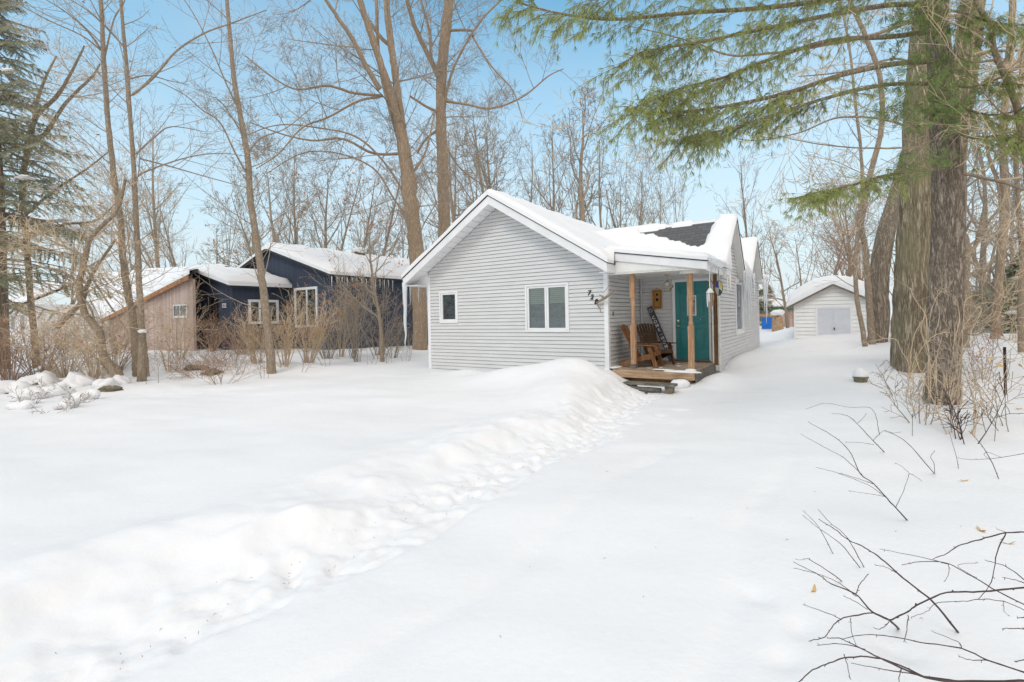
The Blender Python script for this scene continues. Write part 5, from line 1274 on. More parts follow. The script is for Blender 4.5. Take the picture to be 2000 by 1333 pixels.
limb_tree('slender_tree', 'crooked brown young tree reaching in from the upper right edge', 'tree',
 [([(2040,640),(2025,500),(2012,380),(2002,300),(1990,225),(1972,170),(1955,130),(1941,95),(1935,50),(1914,18),(1900,-30)], (7,4), 0),
  ([(1955,131),(1975,100),(2000,75),(2030,60)], (2,1), .5), ([(1990,230),(1950,215),(1900,150),(1880,130)], (1.8,.8), -.4)],
 7.0, 'bark_sap', thin, [14,4,4], seed=31, twig='twig_light', sides=9)
limb_tree('slender_tree', 'thin curved tree trunk standing before the shed right wall', 'tree',
 [([(1691,690),(1684,640),(1676,600),(1671,550),(1672,490),(1678,430),(1684,360),(1680,280),(1670,200),(1660,100),(1640,0),(1615,-80)], (4.5,1.6), 0)], 15.2, 'bark_sap', thin, [22], seed=32, sides=8)
limb_tree('slender_tree', 'thin brown tree touching the left side of the thick leaning trunk', 'tree',
 [([(1704,680),(1698,600),(1694,540),(1690,480),(1682,440),(1700,340),(1722,250),(1718,150),(1690,70),(1660,0),(1635,-80)], (6,3.5), 0)], 15.6, 'bark_sap', thin, [20], seed=33, sides=8)
limb_tree('pale_tree', 'smooth pale trunk standing upright near the right edge, beyond the rusty stake', 'tree',
 [([(1943,672),(1947,600),(1953,520),(1960,440),(1964,360),(1958,280),(1965,180),(1975,60),(1980,-40)], (8,5), 0), ([(1960,430),(1950,360),(1930,300),(1925,220)], (4,2), .4)], 14.5, 'bark_maple', mid, [18,5], seed=34, sides=9)
limb_tree('pale_tree', 'bent grey trunk just right of the dark pine', 'tree',
 [([(1884,700),(1885,640),(1883,580),(1888,520),(1886,470),(1876,440),(1880,360),(1886,250),(1890,150)], (8,3.5), 0), ([(1887,500),(1905,480),(1915,440),(1925,390)], (4,2), .4)], 13.0, 'bark_sap', mid, [18,5], seed=35, sides=9)
limb_tree('slender_tree', 'thin upright trunk at the far right edge of the wood', 'tree',
 [([(1995,700),(1993,600),(1996,500),(1990,420),(1985,300),(1992,200),(1998,60)], (5,3), 0)], 11.0, 'bark_sap', mid, [18], seed=36, sides=8)

# ---- pine boughs: needles in drooping tufts
def tuft(mb, p, d, ln, w, rg, n=12):
    d = d.normalized(); V = []; T = []
    for i in range(n):
        a = (d*.75+rv(rg, .62)+Vector((0,0,-.38))).normalized(); s = a.cross(Vector((rg.uniform(-1,1), rg.uniform(-1,1), .3))).normalized()*w; l = ln*rg.uniform(.7, 1.15); k = len(V)
        m_ = p+a*l*.5+Vector((0,0,.0)); e_ = p+a*l+Vector((0,0,-.12*l))
        V += [p, m_-s, m_+s, e_]; T += [(k,k+1,k+2),(k+1,k+3,k+2)]
    mb.add([tuple(v) for v in V], None, T)
def bough(nd_mb, wd_mb, px, r2, dd, O, rg, nsub=22, sub=(.5,1.1), droop=-.12, dens=1.0, ln=.10, f0=.25):
    n = len(px); P = [at(x, y, dd[0]+(dd[1]-dd[0])*i/(n-1))-O for i, (x, y) in enumerate(px)]; rr = [(r2[0]+(r2[1]-r2[0])*i/(n-1))/F*dd[0] for i in range(n)]
    L, rad = smooth_line(P, rr, 6); wd_mb.tube(L, rad, 6)
    for j in range(nsub):
        f = f0+(1-f0)*(j+rg.random())/nsub; p, dr = along(L, min(f, .995)); a = R(rg.uniform(20, 65)); h = Vector((-dr.y, dr.x, 0)).normalized()*rg.choice((-1, 1))
        nd = (dr*math.cos(a)+h*math.sin(a)+Vector((0,0,rg.uniform(-.35,.15)))).normalized(); Ls = rg.uniform(*sub)*(1.15-.5*f); q = p.copy(); pts = [q.copy()]; m = 7
        for i in range(m):
            nd = (nd+rv(rg, .12)+Vector((0,0,droop*.3))).normalized(); q = q+nd*Ls/m; pts.append(q.copy())
        wd_mb.tube(pts, [.006-.0035*i/m for i in range(m+1)], 3)
        for i in range(2, m+1):
            if rg.random() < dens: tuft(nd_mb, pts[i], nd, ln, .003, rg)
            if rg.random() < .75*dens:      # short side shoots
                s_ = (nd*.6+perp(nd, rg)*.8+Vector((0,0,-.25))).normalized(); l2 = rg.uniform(.08,.28); e_ = pts[i]+s_*l2; wd_mb.tube([pts[i], e_], [.003,.002], 3); tuft(nd_mb, e_, s_, ln, .003, rg)
                if l2 > .16: tuft(nd_mb, pts[i]+s_*l2*.55, s_, ln*.9, .0022, rg, 8)
rg = random.Random(99)
B_ = [([(1832,-30),(1760,-25),(1650,-5),(1500,15),(1350,25),(1200,38),(1100,28),(1010,5)], (6,1), (7.4,5.6), 60, (.35,.8)),
 ([(1832,10),(1740,10),(1620,30),(1500,55),(1380,80),(1290,95),(1235,110)], (5,1), (7.5,5.2), 52, (.35,.8)),
 ([(1836,60),(1740,72),(1620,80),(1500,118),(1420,150),(1340,170),(1290,190)], (5,1), (7.5,5.4), 46, (.35,.75)),
 ([(1838,120),(1750,125),(1640,148),(1550,178),(1460,200),(1370,215),(1290,222),(1225,212)], (5,1), (7.5,5.0), 58, (.3,.75)),
 ([(1840,165),(1740,165),(1640,185),(1540,215),(1450,245),(1380,262),(1330,275)], (4,1), (7.5,5.6), 44, (.3,.7)),
 ([(1845,330),(1780,335),(1720,345),(1670,360),(1620,372),(1575,380)], (3.5,1), (7.4,6.2), 34, (.25,.6)),
 ([(1836,-90),(1700,-60),(1560,-40),(1400,-20),(1250,-10),(1150,0)], (5,1), (7.5,5.2), 42, (.4,.9)),
 ([(1830,20),(1880,25),(1940,45),(2010,50)], (3,1), (7.6,6.6), 16, (.3,.7)),
 ([(1840,190),(1890,215),(1950,225),(2010,205)], (3,1), (7.6,6.8), 16, (.3,.6)),
 ([(1845,150),(1880,170),(1920,165),(1960,150)], (3,1), (7.6,6.8), 10, (.3,.6)),
 ([(1850,250),(1900,270),(1950,265),(2010,275)], (3,1), (7.6,6.6), 16, (.3,.7))]
for i, (px, r2, dd, ns, sb_) in enumerate(B_):
    nm, wm = MB(), MB(); bough(nm, wm, px, r2, dd, pO, rg, ns, sb_, f0=.3 if i not in (0,6) else .1)
    wm.build('bough', M['bark_oak'], pine, smooth=True); nm.build('foliage', M['pine_needle'], pine)
nm, wm = MB(), MB()      # dense short growth close to the trunk
for (cx, cy, sx_, sy_, n_) in ((1835,50,85,60,48),(1815,150,90,45,42),(1825,225,75,34,52),(1860,185,70,60,24),(1765,120,70,80,26),(1840,310,50,20,12),(1920,60,60,50,18),(1960,280,40,40,12),(1740,215,45,30,18),(1800,20,80,40,36),(1760,330,40,30,10)):
    for i in range(n_):
        p = at(rg.gauss(cx, sx_*.5), rg.gauss(cy, sy_*.5), rg.uniform(6.8, 7.25))-pO; d_ = rv(rg); wm.tube([p-d_*.15, p+d_*.05], [.005,.003], 3)
        for j in range(3): tuft(nm, p+rv(rg, .09), (d_+rv(rg, .6)), .12, .003, rg, 14)
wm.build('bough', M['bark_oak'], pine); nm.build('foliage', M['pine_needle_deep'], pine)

# ---- spruce at the left edge
b0 = at(22, 725, 15.5); spz = gz(b0.x, b0.y)-.1; spr = empty('spruce_tree', (b0.x-.35, b0.y, spz), 0, 'tall sparse spruce with drooping green sprays at the left edge', 'tree'); rg = random.Random(7)
tr, wd, nd_, sn_ = MB(), MB(), MB(), MB()
P = [Vector((0,0,-.3)), Vector((.0,0,3)), Vector((.02,0,6)), Vector((-.05,0,9)), Vector((-.1,0,13))]; L, rad = smooth_line(P, [.26,.21,.16,.11,.04], 8); tr.tube(L, rad, 14)
z = 2.6
while z < 12.6:
    for j in range(5):
        a = rg.uniform(0, 2*math.pi); f = (z-2)/11; Lb = (3.6*(1-f)**.85+.5)*rg.uniform(.7, 1.05); q = Vector((0,0,z+rg.uniform(-.2,.2))); dd = Vector((math.cos(a), math.sin(a), .10)).normalized(); pts = [q.copy()]; m = 9
        for i in range(m): dd = (dd+rv(rg, .07)+Vector((0,0,-.055 if i < 5 else .03))).normalized(); q = q+dd*Lb/m; pts.append(q.copy())
        wd.tube(pts, [.028*(1-.85*i/m) for i in range(m+1)], 4)
        for i in range(2, m+1):
            for s_ in (-1, 1):
                h = Vector((-dd.y, dd.x, 0)).normalized()*s_; tw = (dd*.6+h*.8+Vector((0,0,-.35))).normalized(); l_ = Lb*.16*(1.25-i/m*.6)*rg.uniform(.7, 1.3)+.12; p0 = pts[i-1].lerp(pts[i], rg.random()); p1 = p0+tw*l_+Vector((0,0,-l_*.2)); wd.tube([p0, p1], [.006,.003], 3)
                nn = int(l_/.025); V = []; T = []
                for t_ in range(nn):
                    c = p0.lerp(p1, (t_+.6)/nn)
                    for u_ in range(2):
                        v_ = (tw*.6+perp(tw, rg)+Vector((0,0,-.2))).normalized()*.07; sdv = tw.cross(v_).normalized()*.011; k = len(V); V += [c-sdv, c+sdv, c+v_]; T.append((k, k+1, k+2))
                if V: nd_.add([tuple(v) for v in V], None, T)
        if rg.random() < .16: mi = pts[5]; sn_ = MB(); blob(sn_, tuple(mi+Vector((0,0,.04))), (.24*rg.uniform(.5,1.3),.16*rg.uniform(.6,1.2),.06), rg.randint(1, 99), 10, amp=.4); sn_.build('branch_snow', M['roof_snow'], spr, smooth=True)
    z += .23
tr.build('trunk', M['bark_lean'], spr, smooth=True); wd.build('branches', M['twig'], spr); nd_.build('foliage', M['spruce_needle'], spr)
limb_tree('bare_tree', 'bare spreading tree mingling with the spruce branches at the left edge', 'tree',
 [([(70,690),(58,560),(50,450),(42,360),(50,310),(62,270)], (5.5,3.5), 0), ([(50,300),(70,230),(110,190),(140,140),(165,90)], (5,1.5), -1), ([(45,340),(60,280),(90,260),(130,200),(180,150),(195,125)], (5,1.5), .5), ([(60,280),(72,200),(90,150),(110,110)], (4,1.2), .8), ([(50,420),(110,370),(170,330),(220,290)], (3,1), -1), ([(45,470),(120,440),(190,430),(240,380)], (3,1), -1)],
 17, 'bark_sap', mid, [10,10,10,8,8,8], seed=44, twig='twig_light', leafn=.012)
limb_tree('shrub_tree', 'low crooked brown tree with a leaning mossy trunk before the barn roof end', 'tree',
 [([(235,745),(215,715),(200,690),(195,650),(165,610),(155,560),(165,510),(175,470),(200,440),(230,410),(245,350)], (8,2.5), 0), ([(240,748),(228,720),(205,705),(196,670)], (6,5), .2), ([(110,640),(140,610),(160,590),(170,560),(190,520),(225,470)], (6,2), .4),
  ([(160,560),(120,530),(60,520),(0,515)], (3,1), -.6), ([(165,520),(190,560),(230,620),(250,650)], (2.5,1), -.4), ([(165,500),(100,470),(50,440)], (2.5,1), .4), ([(160,580),(180,610),(200,690)], (2.5,1), 0)],
 13.2, 'bark_sap', mid, [16,6,8,8,6,8,4], seed=45, twig='twig_light', leafn=.012)

# ---- shrubs
def shrub(px, py, d, hgt, spread, stems, seed, label, twig='twig_light', group='bare shrubs along the yard edge', leafn=0, arch=.04, thick=.014, z0=None, name='bare_shrub', lfm='leaf', lsz=.06):
    rg = random.Random(seed); g0 = at(px, py, d); zz = gz(g0.x, g0.y) if z0 is None else z0
    o = empty(name, (g0.x, g0.y, zz-.05), 0); mb = MB(); lf = MB()
    sp = spec(n=[7,5,4], k=[4,3,3], kids=[5,3], wob=[.13,.18,.2], up=[.0,.01,.0], rmin=.0034, ang=[(20,55),(25,60)], rr=[(.5,.7),(.5,.8)])
    for i in range(int(stems*(1.2 if group and 'two yards' in group else 1))):
        a = rg.uniform(0, 6.28); t = rg.uniform(0, spread); d_ = Vector((math.cos(a)*t, math.sin(a)*t, 1)).normalized(); s_ = dict(sp); s_['up'] = [rg.uniform(-arch, .03), -.01, 0]
        ends = []; grow(mb, Vector((math.cos(a)*.15*rg.random(), math.sin(a)*.15*rg.random(), -.05)), d_, hgt*rg.uniform(.6, 1.1), thick*rg.uniform(.6, 1.2), 0, s_, rg, ends if leafn else None)
        if leafn:
            for pts, ds in ends:
                if rg.random() < leafn: leaves(lf, [pts[-1]+rv(rg, .05) for _ in range(3)], lsz, rg)
    s2 = mb.build('stems', M[twig], o)
    if leafn and lf.n: lf.build('leaves', M[lfm], o)
    return tag(o, label, 'shrub', group)
SHR = 'bare multi stemmed shrubs between the two yards'
rg = random.Random(3)
def gd(px, py, z=.15): return on_ground(px, py, z).y
for i, (px, py, h, sp_, st, tw, lb) in enumerate([
 (20,745,2.2,.9,26,'twig_red','dense reddish shrub at the foot of the spruce'),
 (75,740,2.0,.9,24,'twig_red','second dense reddish shrub from the left edge'),
 (130,738,2.1,1.0,26,'twig_light','tangled pale shrub left of the leaning crooked tree'),
 (185,742,2.3,.9,24,'twig_light','tangled pale shrub under the leaning crooked tree'),
 (225,735,2.2,.9,22,'twig_red','reddish shrub in front of the low end of the barn'),
 (330,735,1.9,.5,7,'twig_light','sparse shrub right of the broken stub'),
 (352,728,2.2,.7,12,'twig_light','forked pale shrub before the barn window'),
 (440,690,2.4,.75,26,'twig_light','tall dense shrub in front of the navy entry door'),
 (415,700,2.0,.9,26,'twig_red','low reddish shrub before the navy entry steps'),
 (500,728,1.8,.6,20,'twig_light','shrub at the left of the slender tree by the navy house'),
 (556,728,2.0,.55,20,'twig_light','shrub just right of the slender tree by the navy house'),
 (604,722,2.2,.45,24,'twig_light','dense upright shrub under the tall white framed window'),
 (640,708,2.2,.6,16,'twig','dark stemmed shrub right of the tall white framed window'),
 (665,704,3.3,.45,16,'twig_light','upright shrub before the corner of the navy house'),
 (690,706,3.6,.4,12,'twig','tall thin shrub with straight grey stems before the navy side wall'),
 (735,700,2.4,.6,12,'twig','open shrub in front of the navy side wall'),
 (768,704,1.6,.6,8,'twig','low sparse shrub left of the long icicle'),
 (470,706,1.7,.8,20,'twig_red','reddish shrub before the square navy window')]):
    shrub(px, py, gd(px, py, .12), h*.95, sp_, st, 200+i, lb, tw, SHR, leafn=.25 if i in (11,15) else .03)
shrub(700, 690, 17.5, 4.2, .35, 7, 260, 'tall copper leaved young beech before the navy side wall', 'twig', None, leafn=.10, name='beech_shrub', lsz=.09)
shrub(740, 600, 18.5, 3.8, .5, 9, 261, 'spreading copper leaved beech beside the big forked maple', 'twig', None, leafn=.14, z0=.1, name='beech_shrub', lsz=.09)
# stray stems in the snow along the yard edge
for i, (px, py, h) in enumerate([(420,745,.9),(470,742,.8),(350,740,1.0),(585,735,1.1),(640,728,.9),(700,716,1.2),(725,720,1.0),(760,716,.9),(795,712,1.4),(300,758,1.0),(520,745,.9)]):
    shrub(px, py, gd(px, py, .05), h, .35, rg.randint(2, 4), 300+i, 'few thin bare stems poking out of the snow before the neighbouring house', 'twig', 'thin bare stems in the snow', thick=.008, name='bare_sapling')
# dead vine on the cottage wall
# brush and branches lying over the mound left of the navy steps
for i, (px, py) in enumerate([(410,715),(455,712),(385,722),(430,730)]):
    shrub(px, py, gd(px, py, .4), 1.1, 2.2, 14, 330+i, 'low arching brown brush over the snow heap before the navy entry', 'twig_red', 'arching brush over the snow heap', arch=-.02, thick=.007)
# snow covered stones and clods on the left
for i, (px, py, r) in enumerate([(25,770,.42),(75,755,.40),(60,785,.34),(110,775,.36),(150,760,.42),(95,740,.35),(165,785,.25),(12,745,.4),(205,765,.28),(135,800,.2),(40,800,.22),(230,760,.25),(185,742,.3)]):
    g0 = on_ground(px, py, .05); zz = gz(g0.x, g0.y); o = empty('snowy_stone', (g0.x, g0.y, zz-.07), rg.uniform(0,6), 'lumpy stone under a thick pad of snow at the left edge of the yard', 'stone', 'snow padded stones at the left')
    mb = MB(); blob(mb, (0,0,-.02), (r*.80, r*.72, r*.40), 40+i, 14, amp=.3); mb.build('stone_body', M['stone'], o, smooth=True)
    mb = MB(); blob(mb, (0,.03,.10), (r*.92, r*.85, r*.62), 60+i, 22, flat=.45, amp=.42); mb.build('snow_pad', M['roof_snow'], o, smooth=True)
for i, (px, py) in enumerate([(120,800),(90,762),(140,790),(50,790)]):
    shrub(px, py, gd(px, py, .1), .5, 1.6, 4, 350+i, 'little dark twigs among the snow padded stones', 'twig', 'dark twigs among the stones', thick=.005, name='bare_sapling')
for i, (px, py, c) in enumerate([(385,728,.5),(415,732,.35),(220,757,.3)]):
    g0 = on_ground(px, py, .2); mb = MB(); blob(mb, (0,0,-.03), (c*.75,.2,.12), 80+i, 18, amp=.5); tag(mb.build('mossy_rock', M['pot'], smooth=True, loc=(g0.x, g0.y, gz(g0.x, g0.y)+.04)), ('brown mossy rock bared by the snow before the navy entry', 'smaller brown rock right beside the bared mossy rock', 'brown rock between the stones and the broken stub')[i], 'rock')

# right side undergrowth
for i, (px, py, z, h, sp_, st, tw, lf_, lb) in enumerate([
 (1880,820,.3,1.1,.6,6,'twig_light',.02,'pale shrub standing right at the foot of the dark pine'),
 (1800,800,.3,.8,1.2,5,'twig',.0,'dark arching shrub left of the pine foot'),
 (1760,770,.25,.8,1.3,6,'twig',.0,'thin arching shrub between the stone planter and the oak'),
 (1890,830,.3,.8,.6,5,'twig_dark',.0,'dark branching shrub in the snow right of the pine'),
 (1930,800,.3,1.1,.6,3,'twig',.03,'shrub with a few dry leaves left of the rusty stake'),
 (1985,820,.3,1.3,.6,4,'twig',.12,'shrub with curled straw leaves at the right edge'),
 (1915,740,.35,1.3,.7,7,'twig_red',.06,'reddish stemmed shrub behind the rusty stake'),
 (1890,690,.4,1.9,.8,9,'twig_light',.02,'pale tangled shrub behind the pine and bent grey trunk'),
 (1970,690,.4,1.9,.8,9,'twig_light',.02,'pale tangled shrub beyond the stake at the right edge'),
 (1735,690,.3,1.1,.6,6,'twig_red',.2,'small shrub with copper leaves between the leaning trunk and the oak'),
 (1930,650,.4,2.6,.9,24,'twig_red',.05,'tall reddish thicket behind the pale upright trunk'),
 (1870,655,.4,2.6,.9,20,'twig_red',.05,'tall reddish thicket behind the bent grey trunk'),
 (1995,655,.4,2.6,.9,20,'twig_red',.05,'tall reddish thicket at the far right edge')]):
    shrub(px, py, on_ground(px, py, z).y, h, sp_, st, 400+i, lb, tw, 'undergrowth on the right', thick=.010, leafn=lf_, lfm='leaf_pale' if i in (4,5) else 'leaf', lsz=.07 if i in (4,5) else .05)
# vines scrambling over the two trunks
vn = MB(); rg = random.Random(17); vo = at(1845, 790, 7.4)
for i in range(24):
    x0 = rg.uniform(1770, 1880); y0 = rg.uniform(770, 830); x1 = x0+rg.uniform(-70, 70); y1 = rg.uniform(560, 740); d0 = rg.uniform(6.7, 7.3); P = []
    for j in range(7):
        f = j/6; P.append(at(x0+(x1-x0)*f+12*math.sin(f*5+i)+rg.uniform(-6,6), y0+(y1-y0)*math.sin(f*1.7)/math.sin(1.7)+rg.uniform(-5,5), d0+.3*f)-vo)
    L, rad = smooth_line(P, [rg.uniform(.003,.008)*(1-.5*j/6) for j in range(7)], 3); vn.tube(L, rad, 4)
    for j in range(4):
        p, dr = along(L, rg.random()*.9); grow(vn, p, (dr+rv(rg, .9)).normalized(), rg.uniform(.15,.5), .003, 2, spec(n=[2,2,5], k=[3,3,3], wob=[0,0,.25], up=[0,0,-.02], rmin=.002), rg)
vr = empty('climbing_vine', vo, 0, 'tangle of pale leafless vines round the feet of the pine and the oak', 'vine'); vn.build('stems', M['twig_light'], vr)
# conifer screen at the far right
def conifer(px, top, d, label, seed):
    rg = random.Random(seed); g0 = at(px, 640, d); h = at(px, top, d).z; o = empty('fir_tree', (g0.x, g0.y, .2), 0, label, 'tree', 'dark firs beyond the wood'); tr, nd_, sn_ = MB(), MB(), MB()
    tr.tube([(0,0,-.2),(0,0,h*.5),(0,0,h)], [.16,.1,.02], 7); T = []; V = []
    for i in range(1500):
        f = rg.random()**.8; a = rg.uniform(0, 6.28); r = (1-f)*1.9*rg.uniform(.3, 1)+.05; c = Vector((math.cos(a)*r, math.sin(a)*r, .3+f*(h-.3))); dv = Vector((math.cos(a), math.sin(a), -.3+rg.uniform(-.2,.2)))*rg.uniform(.2,.4); s_ = Vector((-math.sin(a), math.cos(a), rg.uniform(-.3,.3)))*.07; k = len(V)
        V += [c-s_, c+s_, c+dv]; T.append((k,k+1,k+2))
    nd_.add([tuple(v) for v in V], None, T); tr.build('trunk', M['bark_sap'], o); nd_.build('foliage', M['spruce_needle'], o)
    for i in range(7): a = rg.uniform(3.5, 6); z_ = rg.uniform(.6, h*.8); r = (1-z_/h)*1.6; blob(sn_, (math.cos(a)*r, math.sin(a)*r, z_), (.45,.3,.07), i+seed, 10)
    sn_.build('branch_snow', M['roof_snow'], o, smooth=True)
for i, (px, top, d) in enumerate([(1975,530,19),(2010,500,17),(1935,560,24),(1895,575,28),(1500,560,46),(1488,570,40),(1585,560,44)]):
    conifer(px, top, d, ('dark snow flecked fir at the right edge behind the pale trunk','second dark fir cut by the right edge','small fir behind the reddish thicket','far small fir right of the pine','far dark fir beyond the gap beside the cottage','narrow dark fir right beside the rear corner icicles','low fir hidden behind the shed roof')[i], 500+i)

# ---- foreground twigs traced one by one
TW = []
def twig(base, lines, label, dz=None, base_z=.12, group=None, tipup=1.0, d_fix=None):
    """base px; lines: [(pts px, r0 mm, r1 mm)] ; depth runs from the base towards us a little along the twig"""
    gb = on_ground(*base, base_z); zz = gz(gb.x, gb.y); gb = on_ground(*base, zz-.01) if d_fix is None else at(*base, d_fix)
    o = empty('bare_twig', gb, 0, label, 'twig', group); tr = MB(); rg = random.Random(int(base[0]*7+base[1]))
    d = gb.y
    for pts, r0, r1 in lines:
        n = len(pts); P = []
        for i, (x, y) in enumerate(pts):
            g0 = on_ground(x, y, .15); lim = g0.y if g0.y > 0 else d   # keep above the snow
            rise = math.hypot(x-base[0], y-base[1])/200.0
            dd = min(d+(-.06*rise*d/3 if d_fix is None else rg.uniform(-.03,.03)), lim*.97) if i or d_fix is not None else d
            if (x, y) != base and d_fix is None: dd = min(dd, lim*.985)
            P.append(at(x, y, dd)-gb)
        rr = [(r0+(r1-r0)*i/(n-1))/1000 for i in range(n)]
        L, rad = smooth_line(P, rr, 5)
        tr.tube([q+rv(rg, .0016) for q in L], [r*(1+rg.uniform(-.12,.12)) for r in rad], 6)
        for k in range(2, len(L), 7):
            q, dr = L[k], (L[min(k+1, len(L)-1)]-L[k-1]).normalized(); e_ = q+(dr*.6+perp(dr, rg)*.7).normalized()*.012; tr.tube([q, e_], [r1/1000*1.2, r1/1000*.8], 4)
    tr.build('stem', M['twig_dark'], o, smooth=True)
    return o
twig((1772,1017), [([(1772,1017),(1739,981),(1707,946),(1680,925),(1658,880),(1624,850),(1579,825)],5,1.6), ([(1684,928),(1660,905),(1641,890),(1608,873),(1564,848)],2.6,1.3), ([(1707,946),(1675,935),(1637,924),(1593,913)],2.4,1.3), ([(1730,972),(1700,950),(1665,935),(1637,925)],2.2,1.2), ([(1727,970),(1700,965),(1656,959)],2,1.2), ([(1749,992),(1765,958),(1776,925)],2.2,1.3), ([(1776,925),(1790,932),(1801,941)],1.6,1.2), ([(1776,925),(1762,912),(1749,905)],1.6,1.1)], 'long forked dark twig rising up left from the snow, midway down the right side')
twig((1727,883), [([(1727,883),(1705,861),(1674,828),(1654,812),(1624,808)],5,2), ([(1705,861),(1726,842),(1744,846),(1761,844)],2.5,1.6), ([(1718,850),(1714,830),(1712,817),(1699,797),(1658,796),(1612,788),(1576,799)],3,1.6), ([(1707,869),(1680,865),(1650,864)],2.4,1.6), ([(1674,828),(1685,818),(1692,808)],2,1.6)], 'dark twig with an arched loop, uppermost on the right snow')
twig((1826,927), [([(1826,927),(1803,900),(1774,867),(1749,850),(1726,842)],4,2), ([(1826,927),(1824,905),(1818,893),(1826,880)],2.4,1.8)], 'bent dark twig right of the arched one')
twig((1952,939), [([(1952,939),(1936,900),(1915,867),(1892,842)],4,2), ([(1936,900),(1922,889),(1930,884),(1955,893)],2,1.6)], 'straight dark twig leaning left near the right edge')
twig((1873,919), [([(1873,919),(1866,885),(1853,842)],2.8,1.6)], 'thin straight twig left of the leaning edge twig')
twig((1782,858), [([(1782,858),(1782,830),(1782,809)],3,2.4), ([(1782,815),(1765,790),(1750,782)],3,1.6), ([(1782,815),(1800,800),(1808,785)],3,1.8)], 'Y shaped dark twig below the planter')
twig((1942,865), [([(1942,865),(1944,830),(1935,812),(1915,797)],3,1.8), ([(1944,835),(1948,805),(1952,780)],2.4,1.6)], 'upright forked twig near the right edge below the stake')
twig((1871,1236), [([(1871,1236),(1824,1178),(1790,1150),(1757,1124),(1722,1092),(1689,1070),(1656,1054),(1629,1033),(1598,1014)],5.2,1.6), ([(1752,1120),(1730,1108),(1710,1105)],1.8,1.1)], 'longest straight dark twig crossing the lower right snow')
twig((1689,1111), [([(1689,1111),(1654,1050),(1620,1020),(1598,995)],2.6,1.2)], 'upper of two near parallel thin twigs, right one')
twig((1681,1111), [([(1681,1111),(1641,1062),(1600,1033),(1568,1007)],2.6,1.2)], 'lower of two near parallel thin twigs, left one')
twig((1629,1085), [([(1629,1085),(1598,1029),(1568,997)],2.4,1.1)], 'short thin twig left of the two parallel ones')
twig((1647,1137), [([(1647,1137),(1612,1112),(1577,1091)],3,1.6), ([(1577,1091),(1565,1094),(1554,1093)],1.2,.9)], 'short straight twig with one curled leaf')
twig((1755,1228), [([(1755,1228),(1737,1212),(1703,1195),(1670,1160),(1624,1141),(1600,1124),(1554,1100)],5.5,1.5), ([(1672,1165),(1640,1140),(1600,1122),(1550,1110)],2,1.1), ([(1703,1197),(1658,1205),(1633,1216),(1610,1244),(1579,1252)],3,1.4), ([(1645,1210),(1608,1195),(1568,1181)],1.8,1.1), ([(1672,1160),(1680,1141),(1696,1121)],2.2,1.5), ([(1737,1212),(1774,1195),(1795,1180),(1849,1158),(1915,1156),(2010,1147)],3.2,4), ([(1695,1192),(1670,1175),(1648,1165)],1.8,1), ([(1661,1207),(1663,1235),(1672,1260)],1.6,1), ([(1774,1202),(1771,1230),(1766,1255)],2,1.2), ([(1737,1214),(1722,1228),(1708,1228)],1.8,1.1)], 'many branched dark twig in the lower right snow with a kinked side arm')
gR = None
twig((2010,1040), [([(2010,1040),(1965,1041),(1915,1054),(1873,1066),(1849,1082),(1822,1092)],3.4,1.3), ([(1965,1041),(1948,1079),(1936,1137),(1911,1171)],2.6,1.3), ([(1965,1041),(1955,1036),(1947,1034)],1.4,.8)], 'dark twig entering high from the right edge and arching down left', d_fix=2.3)
twig((2010,1186), [([(2010,1186),(1948,1155),(1898,1126),(1853,1102),(1807,1097),(1761,1104)],3.4,1.3), ([(1853,1102),(1790,1087),(1718,1073)],2,1), ([(1905,1128),(1870,1105),(1912,1100)],1.3,.8), ([(1853,1102),(1853,1120),(1845,1136)],1.4,.9)], 'middle twig reaching in from the right edge with a long forked tip', d_fix=2.4)
twig((2010,1316), [([(2010,1316),(1940,1294),(1878,1267),(1799,1255),(1749,1245),(1689,1240),(1645,1249)],3.2,1.2), ([(1878,1267),(1869,1253),(1819,1233)],1.8,1), ([(1925,1290),(1900,1290),(1872,1283)],1.8,1)], 'low twig reaching in from the right edge above the bottom one', d_fix=2.15)
twig((2010,1330), [([(2010,1330),(1873,1331),(1807,1323),(1728,1290),(1683,1268),(1645,1249),(1616,1247)],5,1.3), ([(1870,1331),(1757,1313),(1710,1305),(1662,1296)],2.6,1), ([(1807,1323),(1724,1288),(1658,1284),(1620,1296),(1587,1309),(1554,1338)],3,1.8), ([(1760,1306),(1757,1320),(1755,1345)],2,1), ([(1690,1268),(1640,1258),(1595,1261)],2,1), ([(1648,1278),(1655,1300),(1660,1325)],1.8,1.2)], 'thickest twig along the bottom right edge of the snow', d_fix=2.1)
twig((2010,1196), [([(2010,1196),(1960,1175),(1915,1171),(1880,1175),(1830,1178),(1810,1195),(1780,1205)],2,1), ([(1960,1175),(1962,1195),(1973,1204)],1.2,.8)], 'thin wavy twig coming in under the middle right twig', d_fix=2.35)
for i, (b_, pts) in enumerate([((2010,1230),[(2010,1230),(1985,1228),(1957,1228)]),((2010,1286),[(2010,1286),(1995,1290),(1982,1293)]),((2010,1208),[(2010,1208),(1998,1206),(1986,1208)]),((2010,1142),[(2010,1142),(1985,1120),(1960,1105),(1923,1094)]),((2010,884),[(2010,884),(1956,894),(1898,898),(1869,894)]),((2010,1146),[(2010,1146),(1990,1135),(1958,1128)])]):
    twig(b_, [(pts,2.4,1.3)], 'short bud tipped twig end poking in at the right edge', d_fix=2.2 if i != 4 else 4.2, group='twig ends at the right edge')
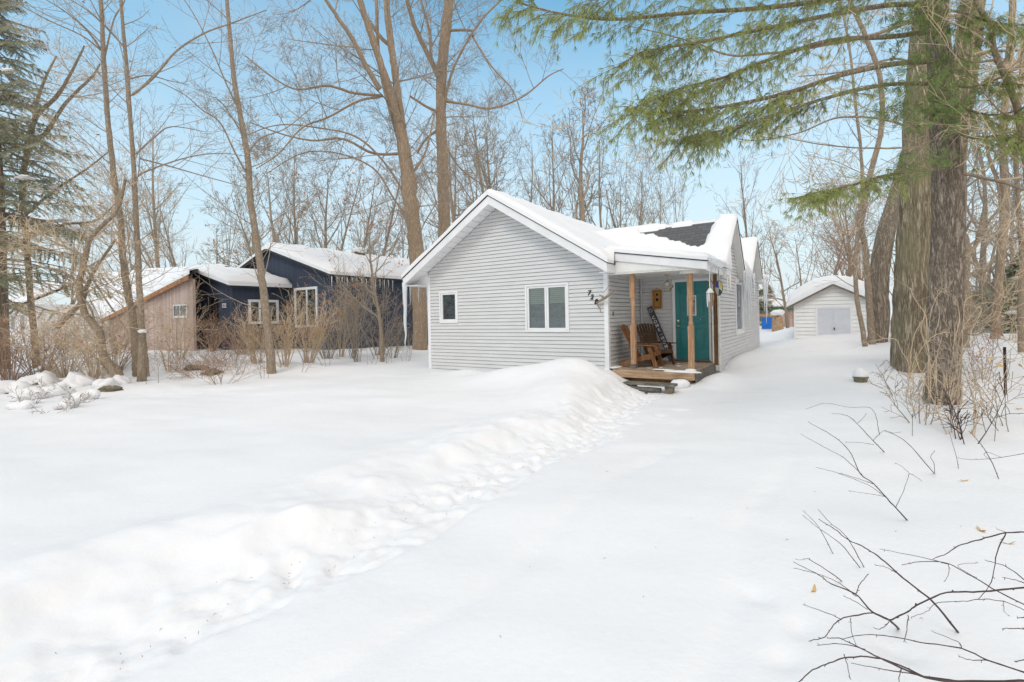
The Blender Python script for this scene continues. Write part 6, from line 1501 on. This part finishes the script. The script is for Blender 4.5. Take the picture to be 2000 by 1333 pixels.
# dry leaves on the snow
for i, (px, py, s_) in enumerate([(1882,912,.05),(1916,1001,.06),(1968,1023,.05),(1588,1108,.04),(1973,800,.06),(1990,812,.07)]):
    g0 = on_ground(px, py, .15); zz = gz(g0.x, g0.y)+.012; mb = MB(); n = 6
    V = [(s_*(k/n-.5)*2, s_*.28*math.sin(math.pi*k/n)*sd_, .012*math.cos(k)*1.0) for sd_ in (-1, 1) for k in range(n+1)]
    mb.add(V, [(k, k+1, n+1+k+1, n+1+k) for k in range(n)]); o = mb.build('fallen_leaf', M['leaf_pale'], loc=(g0.x, g0.y, zz)); o.rotation_euler = (.2, .1, i*1.3)
    tag(o, 'single dry curled leaf lying on the snow at the right', 'leaf', 'fallen leaves on the snow')

# trees added out of view behind the camera for the front windows to mirror
g = 'unseen bare trees added across the street'
for px_, y_, k_ in ((-14,-16,'spread'),(-9,-13,'vase'),(-4,-18,'spread'),(2,-14,'vase2'),(-19,-12,'vase'),(-11,-21,'multi'),(-6,-11,'multi'),(8,-17,'spread')):
    o = copy_tree(PR[k_]); o.location = (px_, y_, 0); o.scale = (.9,.9,.9); tag(o, 'bare tree across the street, unseen, added for the front window panes to mirror', 'tree', g)

for i, (x_, y_, s_) in enumerate(((-11,-12,1.3),(-7.5,-15,1.7),(-3.5,-13,1.2),(-15,-16,1.8),(1,-17,1.5),(-9,-19,2.0),(5,-13,1.2))):  # unseen firs added behind the camera as denser shapes for the panes to reflect
    conifer(1975, 300, 15, 'dark fir across the street, unseen, added for the front window panes to mirror', 520+i); o = [q for q in bpy.data.objects if q.get('label', '').startswith('dark fir across')][-1]
    for q in bpy.data.objects:
        if q.get('label', '').startswith('dark fir across') and abs(q.location.y-15) < .1: q.location = (x_, y_, 0); q.scale = (s_, s_, s_); q['group'] = 'unseen firs added across the street'
# bark bits, needles and crumbs of leaf trodden into the path
mb = MB(); rg = random.Random(71)
for i in range(110):
    k = rg.randint(0, len(PATH)-4); a_, b_ = PATH[k], PATH[k+1]; p = a_.lerp(b_, rg.random())+Vector((rg.gauss(0,.16), rg.gauss(0,.16), 0))
    if rg.random() < .12: p = on_ground(rg.uniform(900, 1900), rg.uniform(760, 1300), 0)
    z_ = gz(p.x, p.y)+.006; a = rg.uniform(0, 6.28); l = rg.uniform(.003, .012); q = Vector((p.x, p.y, z_)); e_ = Vector((math.cos(a)*l, math.sin(a)*l, .004)); mb.tube([q-e_, q+Vector((0,0,.004)), q+e_], [.001,.0016,.001], 4)
tag(mb.build('litter', M['rust_wood']), 'fine dark bark and needle litter scattered on the snow path', 'litter', kind='stuff')
